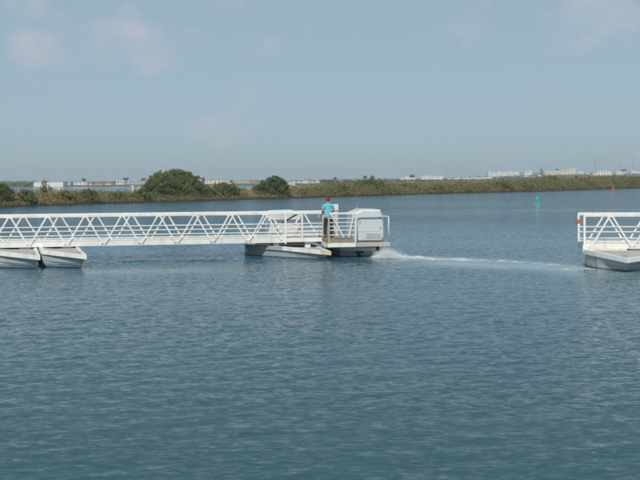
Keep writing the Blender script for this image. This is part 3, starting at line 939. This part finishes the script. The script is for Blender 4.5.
# ------------------------------------------------------------------ floating footbridge
TOP, DECK = 1.94, .80
DIA = .062
def hull_part(root, inv, plan, back_rake=.1, stripe=False, edge={}):
    """pontoon hull: plan = world points (x, y, rim height, inset of the waterline); first point is the bow tip"""
    P = []
    cx = sum(p[0] for p in plan) / len(plan); cy = sum(p[1] for p in plan) / len(plan)
    for (x, y, h, ins) in plan:
        v = Vector((cx - x, cy - y)); v.normalize()
        top = inv @ Vector((x, y, h)); wl = inv @ Vector((x + v.x * ins, y + v.y * ins, .0)); bt = inv @ Vector((x + v.x * (ins + .3), y + v.y * (ins + .3), -.45))
        P.append((top, wl, bt))
    n = len(P)
    m = MB()
    lv = []
    for (t, w, b) in P:
        lv.append([t + (w - t) * 0.0, t + (w - t) * .62, w, b])
    vs = [p for q in lv for p in q]
    fs = []
    for i in range(n):
        j = (i + 1) % n
        for k in range(3): fs.append((i * 4 + k, j * 4 + k, j * 4 + k + 1, i * 4 + k + 1))
    fs.append(tuple(i * 4 + 3 for i in range(n)))
    m.add(vs, fs)
    hull = m.build('pontoon', M['hull'], root)
    # top plate, set just under the rim
    MB().add([p[0] - Vector((0, 0, .03)) for p in P], [tuple(range(n))]).build('pontoon_deck', M['hull_deck'], hull)
    # white rub rail round the edge: one bar per side
    c = sum((p[0] for p in P), Vector()) / n
    RH = .15
    for i in range(n):
        j = (i + 1) % n
        a, b = P[i][0], P[j][0]
        def off(k, amt):
            e0 = (P[k][0] - P[k - 1][0]).to_2d().normalized(); e1 = (P[(k + 1) % n][0] - P[k][0]).to_2d().normalized()
            n0 = Vector((e0.y, -e0.x)); n1 = Vector((e1.y, -e1.x))
            if (P[k][0] - c).to_2d().dot(n0 + n1) < 0: n0, n1 = -n0, -n1
            mi = (n0 + n1).normalized(); q = amt / max(.45, mi.dot(n0))
            return Vector((mi.x * q, mi.y * q, 0))
        vs = []
        for k, q in ((i, a), (j, b)):
            o_ = q + off(k, .035); in_ = q + off(k, -.10)
            vs += [o_ + Vector((0, 0, .015)), o_ - Vector((0, 0, RH)), in_ - Vector((0, 0, RH)), in_ + Vector((0, 0, .015))]
        MB().add(vs, [(0, 1, 5, 4), (1, 2, 6, 5), (2, 3, 7, 6), (3, 0, 4, 7), (3, 2, 1, 0), (4, 5, 6, 7)]).build('rub_rail', M[edge.get(i, 'white')], hull)
    q = P[0][0] * .78 + c * .22
    MB().tube([q + Vector((0, 0, -.03)), q + Vector((0, 0, .07))], .03, 8).tube([q + Vector((-.10, 0, .07)), q + Vector((.10, 0, .07))], .022, 8).build('cleat', M['steel'], hull)
    def band(name, mat, f0, f1, proud):
        m = MB()
        for i in range(n):
            j = (i + 1) % n
            def pt(k, f):
                p = P[k][0] + (P[k][1] - P[k][0]) * f
                o2 = (p - c).to_2d().normalized() * proud
                return p + Vector((o2.x, o2.y, 0))
            m.add([pt(i, f0), pt(j, f0), pt(j, f1), pt(i, f1)], [(0, 1, 2, 3)])
        m.build(name, mat, hull)
    if stripe: band('waterline_stripe', M['stripe'], .78, .92, .012)
    band('weed_line', M['weed'], .93, 1.04, .014)
    return hull

def truss(root, y, xs_apex, x_start, x_end, far, b, shift=0.0, posts=(), zoff=0.0):
    """one side of the bridge: chords, zigzag diagonals and end posts, each its own piece"""
    t = empty('truss'); t.parent = root
    s = 1 if far else -1
    MB().box(x_start, x_end, y - .045, y + .045, TOP - .12 + zoff, TOP + zoff).build('top_chord', M['white'], t, bevel=.012)
    MB().box(x_start, x_end, y - .05, y + .05, .60 + zoff, .81 + zoff).build('bottom_chord', M['white'], t, bevel=.01)
    MB().box(x_start, x_end, y - .02, y + .06, .835 + zoff, .885 + zoff).build('kick_rail', M['white'], t)
    z0, z1 = .72 + zoff, TOP - .1 + zoff
    yy = y + (s * .075 if not far else -.075) if False else y - .082
    for xa in xs_apex:
        xa = xa + shift
        for sg in (-1, 1):
            p = (xa + sg * .055, yy if not far else y, z1); q = (xa + sg * (b / 2 - .06), yy if not far else y, z0)
            if q[0] < x_start or q[0] > x_end + .05: continue
            if far: MB().bar((p[0], y, z1), (q[0], y, z0 + .03), DIA, .05).build('diagonal', M['white'], t)
            else: MB().bar(p, q, DIA, .05).build('diagonal', M['white'], t)
    for xa in xs_apex:
        xa = xa + shift
        if x_start < xa < x_end - .1:
            MB().box(xa - .13, xa + .13, y - .062, y - .052, TOP - .125 + zoff, TOP - .02 + zoff).build('gusset', M['white'], t)
            if xa - b / 2 > x_start + .1: MB().box(xa - b / 2 - .14, xa - b / 2 + .14, y - .066, y - .054, .66 + zoff, .79 + zoff).build('gusset', M['white'], t)
    for xp in posts:
        MB().box(xp - .04, xp + .04, y - .056, y + .056, .56 + zoff, TOP - .003 + zoff).build('post', M['white'], t)
    return t

# --- left section ---------------------------------------------------
AX, AY, ANG = -1.52, 39.2, R(10)
left = empty('footbridge_section', (AX, AY, 0), ANG)
tag(left, 'long white floating lattice footbridge with motor platform, swung open from the left', 'footbridge', 'two halves of the open floating bridge')
bpy.context.view_layer.update()
linv = (Matrix.Translation((AX, AY, 0)) @ Matrix.Rotation(ANG, 4, 'Z')).inverted()
BW_ = 1.35; BAY = 1.515; X0L = -27.0
ap = [-0.88 - BAY * k for k in range(0, 17)]
truss(left, 0.0, ap, X0L, 0.04, False, BAY, posts=(0.0,))
truss(left, BW_, [-.88 + BAY] + ap, X0L, 2.0, True, BAY, shift=.34, posts=(2.0,))
for z in (1.37, 1.18, .99):
    MB().box(X0L, 2.0, BW_ - .075, BW_ - .035, z - .020, z + .020).build('handrail', M['white'], left)
MB().box(X0L, 1.64, .065, BW_ - .08, .70, DECK).build('deck', M['deck'], left)
for k in range(18):
    xj = -.88 - BAY * (k - .5)
    MB().box(xj - .05, xj + .05, .052, BW_ - .052, .60, .697).build('cross_beam', M['white'], left)
# open bay before the platform
gt = empty('gate_bay'); gt.parent = left
MB().box(.045, 1.72, -.045, .045, TOP - .11, TOP - .003).build('top_rail', M['white'], gt, bevel=.01)
MB().box(.045, 1.72, -.05, .05, .62, .80).build('bottom_chord', M['white'], gt, bevel=.01)
MB().box(.70, .77, -.05, .05, .803, TOP - .115).build('post', M['white'], gt)
MB().box(1.64, 1.72, -.054, .054, .50, TOP + .02).build('post', M['cream'], gt)
for z in (1.30, 1.12, .97):
    MB().box(.05, .695, -.02, .02, z - .017, z + .017).build('rail', M['white'], gt)
    MB().box(.775, 1.635, -.02, .02, z - .017, z + .017).build('rail', M['white'], gt)

# platform with rails -------------------------------------------------
pf = empty('motor_platform'); pf.parent = left
FY = -1.55
MB().box(1.60, 2.80, FY, FY + .10, .47, .655).build('edge_beam', M['white'], pf, bevel=.008)
MB().box(2.803, 4.30, FY + .005, FY + .10, .475, .645).build('edge_beam', M['grey_beam'], pf, bevel=.008)
MB().box(4.20, 4.30, FY + .103, 2.2, .475, .645).build('edge_beam', M['grey_beam'], pf)
MB().box(1.60, 1.70, FY + .103, 2.2, .47, .65).build('edge_beam', M['white'], pf)
MB().box(1.60, 2.80, FY + .012, 2.2, .66, .70).build('fascia', M['wood'], pf)
# timber planks of the standing platform
for k in range(14):
    y0 = FY + .02 + k * .26
    MB().box(1.60, 2.795, y0, y0 + .25, .703, DECK).build('plank', M['wood'], pf)
MB().box(2.81, 4.195, FY + .103, 2.2, .60, .66).build('deck_plate', M['deck'], pf)
# front railing of the standing platform
rl = empty('platform_railing'); rl.parent = left
MB().box(1.60, 1.67, FY - .02, FY + .05, .66, TOP - .02).build('post', M['rusty'], rl)
MB().box(1.675, 2.80, FY - .02, FY + .05, TOP - .085, TOP).build('top_rail', M['white'], rl, bevel=.008)
MB().box(2.76, 2.82, FY - .015, FY + .045, .66, TOP - .088).build('post', M['white'], rl)
for z in (1.70, 1.52, 1.36, 1.20, 1.00):
    MB().box(1.675, 2.755, FY - .008, FY + .030, z - .016, z + .016).build('rail', M['white'], rl)
MB().bar((1.74, FY - .045, TOP - .09), (2.26, FY - .045, .90), .055, .04).build('diagonal', M['white'], rl)
MB().bar((2.70, FY - .045, TOP - .09), (2.48, FY - .045, .90), .055, .04).build('diagonal', M['white'], rl)
# tube guard rail round the motor
gr = empty('guard_rail'); gr.parent = left
zt = 1.745
MB().tube([(2.86, FY + .02, .66), (2.86, FY + .02, zt - .10), (2.90, FY + .02, zt - .03), (2.97, FY + .02, zt), (4.10, FY + .02, zt), (4.19, FY + .03, zt - .02), (4.25, FY + .09, zt - .0), (4.25, .2, zt), (4.25, 2.1, zt)], .024, 8).build('rail', M['console'], gr, smooth=True)
for (x, y) in ((4.25, FY + .06), (4.25, .3), (4.25, 2.1)):
    MB().tube([(x, y, .648), (x, y, zt)], .032, 8).build('post', M['console'], gr, smooth=True)

# motor housing: a shell with chamfered shoulders
def shell(name, x0, x1, y0, y1, z0, z1, parent, mirror=False):
    def ring(y, k):
        a = [(x0 + .12, z0), (x1 - .10, z0), (x1 - .0, z0 + .16), (x1 - .02, z1 - .36), (x1 - .16, z1 - .02), (x0 + .42, z1), (x0 + .02, z1 - .16), (x0, z1 - .24), (x0, z0 + .02)]
        mx, mz = (x0 + x1) / 2, (z0 + z1) / 2
        return [(mx + (x - mx) * k, y, mz + (z - mz) * k) for x, z in a]
    rg = [ring(y0, .90), ring(y0 + .10, 1.0), ring(y1 - .10, 1.0), ring(y1, .92)]
    if mirror: rg = [[(x0 + x1 - p[0], p[1], p[2]) for p in r] for r in rg]
    n = len(rg[0]); vs = [p for r in rg for p in r]; fs = [tuple(range(n)), tuple(range(3 * n, 4 * n))]
    for r in range(3):
        for i in range(n): fs.append((r * n + i, r * n + (i + 1) % n, (r + 1) * n + (i + 1) % n, (r + 1) * n + i))
    return MB().add(vs, fs).build(name, M['housing'], parent, bevel=.015)
hs = shell('motor_housing', 2.70, 4.08, FY + .10, FY + 1.55, .68, 2.06, left)
MB().prism([(3.20, .82), (3.94, .82), (3.98, 1.06), (3.26, 1.06)], 'y', FY + .085, FY + .17).build('vent_panel', M['housing_dark'], hs, bevel=.004)
for k in range(5): MB().box(3.30, 3.88, FY + .070, FY + .095, .855 + .04 * k, .870 + .04 * k).build('louvre', M['housing_dark'], hs)
MB().tube([(3.08, FY + 1.0, 2.03), (3.08, FY + 1.0, 2.14)], .03, 8).build('lifting_eye', M['steel'], hs)
MB().box(2.98, 3.012, FY + .075, FY + .11, 1.45, 1.62).build('latch', M['steel'], hs)
for z in (1.22, 1.66): MB().box(3.86, 3.92, FY + .072, FY + .10, z, z + .09).build('hinge', M['steel'], hs)
MB().box(2.86, 3.90, FY + .088, FY + .10, 1.118, 1.126).build('seam', M['housing_dark'], hs)
MB().box(3.36, 3.368, FY + .088, FY + .10, 1.13, 1.84).build('seam', M['housing_dark'], hs)
# second housing on the far side
h2 = shell('motor_housing', -.55, 1.00, BW_ + .45, BW_ + 1.75, .55, 1.95, left, mirror=True)
MB().prism([(.02, 1.36), (.10, 1.36), (.86, 1.78), (.80, 1.84)], 'y', BW_ + .43, BW_ + .50).build('slanted_gap_strip', M['gap_strip'], h2)  # dark strip added in place of an open gap showing water
MB().box(-1.1, 1.2, BW_ + .40, BW_ + 1.9, .40, .53).build('bearer', M['grey_beam'], left)
# control console beside the driver
cs = empty('control_console'); cs.parent = left
MB().box(2.20, 2.44, .50, .68, DECK, 1.96).build('pedestal', M['console'], cs, bevel=.01)
MB().prism([(.46, 1.963), (.72, 1.963), (.72, 2.24), (.56, 2.24)], 'x', 2.12, 2.46).build('control_box', M['console'], cs, bevel=.008)
MB().tube([(2.22, .45, 2.02), (2.22, .36, 2.10)], .015, 6).build('lever', M['black'], cs)
# drive leg with propeller guard under the platform
dv = empty('drive_leg'); dv.parent = left
MB().tube([(3.15, FY + .9, .46), (3.12, FY + .85, .15), (3.10, FY + .85, -.35)], [.16, .13, .10], 10).build('leg', M['black'], dv, smooth=True)
MB().box(2.96, 3.30, FY + .65, FY + 1.1, .16, .30).build('cavitation_plate', M['black'], dv, bevel=.02)
MB().tube([(3.2, FY + .8, .38), (3.62, FY + .78, .36), (3.95, FY + .76, .34)], [.07, .07, .05], 8).build('shaft', M['black'], dv, smooth=True)
MB().box(3.74, 3.98, FY + .62, FY + .90, .22, .47).build('bracket', M['black'], dv, bevel=.02)

# pontoons of the left section (plan points in the world, bow tip first, round the outline)
def plan_left(T, L, back, hT, hL):
    d = Vector((-.33, .94)).normalized()
    R2 = Vector(T) + d * back; L2 = Vector(L) + d * (back - 1.2)
    return [(T[0], T[1], hT, .62), (R2.x, R2.y, .58, .1), (L2.x, L2.y, .58, .1), (L[0], L[1], hL, .06)]
hull_part(left, linv, plan_left((-8.87, 34.0), (-10.83, 35.0), 6.3, .53, .66), stripe=True)
hull_part(left, linv, plan_left((-10.56, 33.8), (-12.75, 34.85), 6.3, .53, .66), stripe=True)
hull_part(left, linv, [(.40, 37.55, .33, .45), (-.75, 42.3, .45, .1), (-3.62, 42.5, .45, .1), (-3.30, 40.15, .45, .10), (-1.60, 38.62, .46, .10), (.02, 37.70, .36, .36)],
          edge={1: 'hull', 2: 'hull', 3: 'hull', 5: 'stain'})
hull_part(left, linv, [(2.35, 38.75, .40, .25), (1.5, 42.4, .42, .1), (.05, 42.2, .42, .1), (.85, 38.95, .42, .08)])
# saddle blocks that carry the bridge on the pontoons
for (x, y) in ((-9.2, .2), (-9.2, 1.1), (-10.9, .2), (-10.9, 1.1)):
    MB().box(x - .22, x + .22, y - .12, y + .12, .50, .597).build('saddle', M['white'], left)
for (x, y) in ((-.4, .2), (-.4, 1.1), (1.0, .2)):
    MB().box(x - .12, x + .12, y - .10, y + .10, .36, .617 if x > 0 else .597).build('saddle', M['white'], left)
MB().tube([(1.60, -.35, .50), (1.56, -.9, .44), (1.62, FY + .1, .49)], .03, 8).build('stay', M['rusty'], left)

# --- right section ----------------------------------------------------
CX, CY, CANG = 10.12, 34.5, R(-7)
right = empty('footbridge_section', (CX, CY, 0), CANG)
tag(right, 'short visible end of white floating footbridge with pointed pontoon, at the right edge', 'footbridge', 'two halves of the open floating bridge')
rinv = (Matrix.Translation((CX, CY, 0)) @ Matrix.Rotation(CANG, 4, 'Z')).inverted()
RE = 14.0
apr = [.98 + 1.56 * k for k in range(0, 9)]
truss(right, 0.0, apr, -.04, RE, False, 1.56, posts=(0.0,), zoff=.02)
truss(right, BW_, apr, -.04, RE, True, 1.56, shift=.06, posts=(0.0,), zoff=.02)
for z in (1.40, 1.20, .95):
    MB().box(-.03, RE, BW_ - .075, BW_ - .035, z - .020, z + .020).build('handrail', M['white'], right)
MB().box(-.02, RE, .065, BW_ - .08, .72, .82).build('deck', M['deck'], right)
MB().box(-.055, .035, .06, BW_ - .06, .60, .80).build('end_beam', M['cream'], right)
MB().box(-.05, .05, -.062, .4, 1.86, 1.955).build('corner_cap', M['white'], right) if False else None
MB().box(-.09, .42, -.16, -.054, .48, .74).build('corner_plate', M['white'], right, bevel=.01)
MB().box(.42, 1.55, -.16, -.062, .50, .64).build('fender_board', M['cream'], right, bevel=.01)
lt = empty('latch'); lt.parent = right
MB().box(-.10, .09, BW_ - .09, BW_ + .09, 1.54, 1.70).build('latch_box', M['orange'], lt, bevel=.02)
MB().tube([(-.09, BW_, 1.62), (-.13, BW_, 1.62)], .03, 8).build('latch_bolt', M['orange'], lt)
hull_part(right, rinv, [(10.72, 31.45, .50, .50), (13.0, 33.1, .60, .10), (13.4, 36.9, .60, .1), (10.85, 37.0, .60, .1), (9.98, 33.95, .61, .05), (10.14, 33.0, .60, .05)])
hull_part(right, rinv, [(18.7, 30.4, .50, .50), (21.0, 32.1, .60, .10), (21.4, 35.9, .60, .1), (18.8, 36.0, .60, .1), (17.9, 32.9, .61, .05), (18.1, 32.0, .60, .05)])
for x in (.8, 1.9):
    for y in (.2, 1.1): MB().box(x - .2, x + .2, y - .12, y + .12, .50, .618).build('saddle', M['white'], right)

# ------------------------------------------------------------------ person
SKIN = paint('skin', (.46, .24, .16), .55, .08, 12)
SHIRT = paint('cyan_shirt', (.15, .60, .72), .85, .22, 7, bump=.8)
TROUS = paint('dark_trousers', (.028, .026, .030), .85, .2, 9)
HAIR = paint('brown_hair', (.10, .042, .022), .7, .25, 40)
SHOE = paint('dark_shoe', (.03, .025, .02), .6, .2, 9)
def skin_mesh(name, joints, edges, mat, parent, sub=2, root_i=0):
    """connected joints with radii grown into one smooth surface"""
    me = bpy.data.meshes.new(name)
    me.from_pydata([j[:3] for j in joints], edges, [])
    o = bpy.data.objects.new(name, me); COL.objects.link(o)
    md = o.modifiers.new('skin', 'SKIN'); md.use_smooth_shade = True
    for i, j in enumerate(joints):
        r = j[3]
        me.skin_vertices[0].data[i].radius = r if hasattr(r, '__len__') else (r, r)
        me.skin_vertices[0].data[i].use_root = (i == root_i)
    sd = o.modifiers.new('sub', 'SUBSURF'); sd.levels = sub; sd.render_levels = sub
    dg = bpy.context.evaluated_depsgraph_get()
    m2 = bpy.data.meshes.new_from_object(o.evaluated_get(dg))
    m2.name = name
    o.modifiers.clear(); o.data = m2; bpy.data.meshes.remove(me)
    m2.materials.clear(); m2.materials.append(mat); m2.shade_smooth()
    o.parent = parent
    return o

def person():
    # standing with the back to the camera, turned a little to the left, forearms forward at the controls
    P = empty('person', (.345, 39.32, DECK), R(12))
    # +y is forward (away from the camera), x to the right
    J = [(0, 0, .92, (.155, .115)), (0, .01, 1.12, (.145, .10)), (0, .03, 1.32, (.165, .11)), (0, .02, 1.44, (.12, .085)), (0, .03, 1.50, .055), (0, .045, 1.56, .055),
         (0, .055, 1.63, (.078, .09)), (0, .05, 1.71, (.075, .088)),
         (-.19, .01, 1.42, .058), (-.255, .0, 1.18, .045), (-.20, .22, 1.06, .034), (-.17, .30, 1.05, .026),
         (.19, .01, 1.42, .058), (.26, .01, 1.18, .045), (.24, .24, 1.10, .034), (.235, .32, 1.11, .026),
         (-.095, 0, .84, .10), (-.13, .04, .48, .066), (-.15, -.04, .10, .042), (-.17, .11, .035, .036),
         (.095, 0, .84, .10), (.12, .02, .48, .066), (.13, -.01, .10, .042), (.15, .14, .035, .036)]
    E = [(0, 1), (1, 2), (2, 3), (3, 4), (4, 5), (5, 6), (6, 7), (3, 8), (8, 9), (9, 10), (10, 11), (3, 12), (12, 13), (13, 14), (14, 15),
         (0, 16), (16, 17), (17, 18), (18, 19), (0, 20), (20, 21), (21, 22), (22, 23)]
    body = skin_mesh('body', J, E, SKIN, P, 2)
    # t-shirt with short sleeves
    JS = [(0, 0, .86, (.172, .135)), (0, 0, .94, (.178, .138)), (0, .005, 1.12, (.168, .122)), (0, .03, 1.32, (.19, .132)), (0, .02, 1.445, (.14, .098)), (0, .025, 1.485, (.075, .072)),
          (-.185, .01, 1.41, .080), (-.235, .005, 1.24, .070), (.185, .01, 1.41, .080), (.24, .01, 1.24, .070)]
    skin_mesh('t_shirt', JS, [(0, 1), (1, 2), (2, 3), (3, 4), (4, 5), (4, 6), (6, 7), (4, 8), (8, 9)], SHIRT, P, 2)
    JT = [(0, 0, .98, (.17, .13)), (-.095, 0, .82, .115), (-.13, .04, .48, .086), (-.15, -.035, .10, .072), (.095, 0, .82, .115), (.12, .02, .48, .086), (.13, -.005, .10, .072)]
    skin_mesh('trousers', JT, [(0, 1), (1, 2), (2, 3), (0, 4), (4, 5), (5, 6)], TROUS, P, 2)
    for sx, yo in ((-.155, -.03), (.14, .01)):
        skin_mesh('shoe', [(sx, -.03 + yo, .05, .05), (sx * 1.05, .08 + yo, .045, .045), (sx * 1.12, .19 + yo, .035, .035)], [(0, 1), (1, 2)], SHOE, P, 2)
    # hair: a cap over crown and back of the head
    me = bpy.data.meshes.new('hair'); bm = bmesh.new()
    bmesh.ops.create_uvsphere(bm, u_segments=20, v_segments=14, radius=1.0)
    for v in bm.verts:
        n = 1 + .05 * noise.noise(v.co * 4)
        v.co = Vector((v.co.x * .089 * n, v.co.y * .102 * n + .048, v.co.z * .115 * n + 1.672))
    bmesh.ops.delete(bm, geom=[v for v in bm.verts if v.co.z < 1.60 or (v.co.y > .09 and v.co.z < 1.72)], context='VERTS')
    bm.to_mesh(me); bm.free(); me.materials.append(HAIR); me.shade_smooth()
    h = bpy.data.objects.new('hair', me); COL.objects.link(h); h.parent = P
    # ears, nose, eyes
    for s in (-1, 1):
        MB().lathe([(.008, -.03), (.016, -.012), (.018, .012), (.010, .03)], (s * .084, .055, 1.645), 8).build('ear', SKIN, P, smooth=True)
        MB().lathe([(.004, -.010), (.011, -.004), (.011, .004), (.004, .010)], (s * .032, .137, 1.66), 8).build('eye', M['black'], P, smooth=True)
    MB().tube([(0, .135, 1.665), (0, .162, 1.622), (0, .140, 1.615)], [.008, .016, .010], 8).build('nose', SKIN, P, smooth=True)
    MB().tube([(-.024, .135, 1.585), (0, .145, 1.583), (.024, .135, 1.585)], [.004, .007, .004], 6).build('mouth', M['orange'], P, smooth=True)
    # hands: palm and five curled fingers
    for s, w in ((-1, Vector((-.17, .31, 1.05))), (1, Vector((.235, .33, 1.11)))):
        JH = [(w.x, w.y - .02, w.z, .024), (w.x, w.y + .045, w.z - .002, (.036, .016)), (w.x, w.y + .075, w.z - .004, (.038, .014))]
        EH = [(0, 1), (1, 2)]
        for k in range(4):
            fx = w.x + (-.028 + .019 * k); L = [.072, .080, .076, .060][k] if s < 0 else [.060, .076, .080, .072][k]
            i = len(JH)
            JH += [(fx, w.y + .09, w.z - .004, .0085), (fx, w.y + .09 + L * .5, w.z - .012, .008), (fx, w.y + .09 + L * .72, w.z - .040, .0075), (fx, w.y + .085 + L * .5, w.z - .056, .0065)]
            EH += [(2, i), (i, i + 1), (i + 1, i + 2), (i + 2, i + 3)]
        i = len(JH)
        JH += [(w.x - s * .040, w.y + .035, w.z - .012, .010), (w.x - s * .052, w.y + .065, w.z - .030, .009), (w.x - s * .046, w.y + .088, w.z - .044, .0075)]
        EH += [(1, i), (i, i + 1), (i + 1, i + 2)]
        skin_mesh('hand', JH, EH, SKIN, P, 1)
    tag(P, 'person in a bright cyan t-shirt and dark trousers standing at the bridge controls', 'person')
person()
# grab bar the driver holds
MB().tube([(1.55, .36, DECK), (1.55, .36, 1.82), (2.20, .36, 1.86), (2.30, .50, 1.86)], .018, 8).build('grab_bar', M['console'], left, smooth=True)

# ------------------------------------------------------------------ foam of the wake
def blobs(name, label, pts, rad, squash, seed):
    """small irregular foam flecks and drops, real little solids"""
    rng = np.random.RandomState(seed); n = len(pts)
    base = np.array([(1, 0, -.4), (-.5, .87, -.4), (-.5, -.87, -.4), (0, 0, 1)], dtype=float) * 1.25
    fc = np.array([(0, 2, 1), (0, 1, 3), (1, 2, 3), (2, 0, 3)])
    V = base[None] * rng.uniform(.6, 1.3, (n, 4, 1))
    a = rng.uniform(0, 6.28, n); c, s = np.cos(a)[:, None], np.sin(a)[:, None]
    x = V[:, :, 0] * c - V[:, :, 1] * s; y = V[:, :, 0] * s + V[:, :, 1] * c
    V = np.stack([x * rad[:, None] * squash[:, 0:1], y * rad[:, None], V[:, :, 2] * rad[:, None] * squash[:, 1:2]], -1) + np.array(pts)[:, None, :]
    F = (fc[None] + (np.arange(n) * 4)[:, None, None]).reshape(-1, 3)
    o = mesh_np(name, V.reshape(-1, 3), F, M['foam'])
    tag(o, label, 'foam', kind='stuff')

def build_foam():
    rng = np.random.RandomState(5)
    # boiling splash at the motor
    n = 46000; nj = 34; jr = np.random.RandomState(3)
    jet = rng.randint(0, nj, n)
    jx = jr.uniform(2.2, 3.0, nj); jy = jr.normal(0, .16, nj); jh = jr.uniform(.05, .40, nj) * np.exp(-((jx - 2.55) / .30) ** 2) + .04; jl = jr.uniform(.25, .95, nj); jv = jr.normal(0, .25, nj)
    t = rng.beta(1.2, 1.25, n)
    x = jx[jet] + jl[jet] * t + rng.normal(0, .09, n)
    y = 38.0 + jy[jet] + jv[jet] * t + rng.normal(0, .12, n)
    z = 4 * t * (1 - t) * jh[jet] * rng.beta(1.3, 1.3, n) * 1.25 + np.abs(rng.normal(0, .04, n)) + .006
    r = .0014 + .0065 * rng.uniform(0, 1, n) ** 3
    blobs('motor_splash', 'white splash boiling up behind the motor housing platform', np.stack([x, y, z], 1), r, np.stack([rng.uniform(1, 1.5, n), rng.uniform(.8, 1.1, n)], 1), 6)
    # trail towards the other half of the bridge
    n = 9000
    s = rng.uniform(0, 1, n) ** 1.5; L = [0]
    for (a, b), (c, d) in zip(WAKE[:-1], WAKE[1:]): L.append(L[-1] + math.hypot(c - a, d - b))
    ss = s * L[-1]
    px = np.interp(ss, L, [p[0] for p in WAKE]); py = np.interp(ss, L, [p[1] for p in WAKE])
    off = rng.normal(0, 1, n) * (.22 + .20 * s) + .10 * np.sin(px * 2.2)
    x = px + rng.normal(0, .05, n); y = py + off - .05
    cl = np.array([noise.noise(Vector((a * 1.5, b * 4.0, 2.0))) + .6 * noise.noise(Vector((a * 5, b * 9.0, 3.0))) for a, b in zip(x, y)])
    keep = cl + rng.normal(0, .22, n) > (-.05 + .62 * s + .3 * np.abs(off))
    # curls of foam round the right pontoon and loose flecks in the wash
    x2 = rng.uniform(8.8, 11.2, 1600); y2 = 33.2 - .45 * np.abs(x2 - 9.6) + rng.normal(0, .22, 1600)
    c2 = np.array([noise.noise(Vector((a * 2.5, b * 6.0, 7.0))) for a, b in zip(x2, y2)]) > .18
    x = np.concatenate([x[keep], x2[c2]]); y = np.concatenate([y[keep], y2[c2]])
    z = wave_height(x, y) + .006
    r = rng.uniform(.003, .011, len(x))
    blobs('wake_foam', 'broken line of white wake foam trailing across the gap', np.stack([x, y, z], 1), r, np.stack([rng.uniform(1.0, 2.2, len(x)), rng.uniform(.25, .6, len(x))], 1), 9)
build_foam()

# ------------------------------------------------------------------ haze
def build_haze():
    o = MB().box(-6200, 6200, -300, 7900, -1.6, 75).build('haze', M['foam'])
    m = bpy.data.materials.new('air'); m.use_nodes = True
    N, L = m.node_tree.nodes, m.node_tree.links
    N.clear()
    out = N.new('ShaderNodeOutputMaterial'); v = N.new('ShaderNodeVolumePrincipled')
    v.inputs['Color'].default_value = (.78, .91, 1.0, 1)
    v.inputs['Density'].default_value = .00029
    v.inputs['Anisotropy'].default_value = 0.0
    L.new(v.outputs['Volume'], out.inputs['Volume'])
    o.data.materials.clear(); o.data.materials.append(m)
    tag(o, 'thin pale sea haze over the lagoon and the far shore', 'haze', kind='stuff')
build_haze()
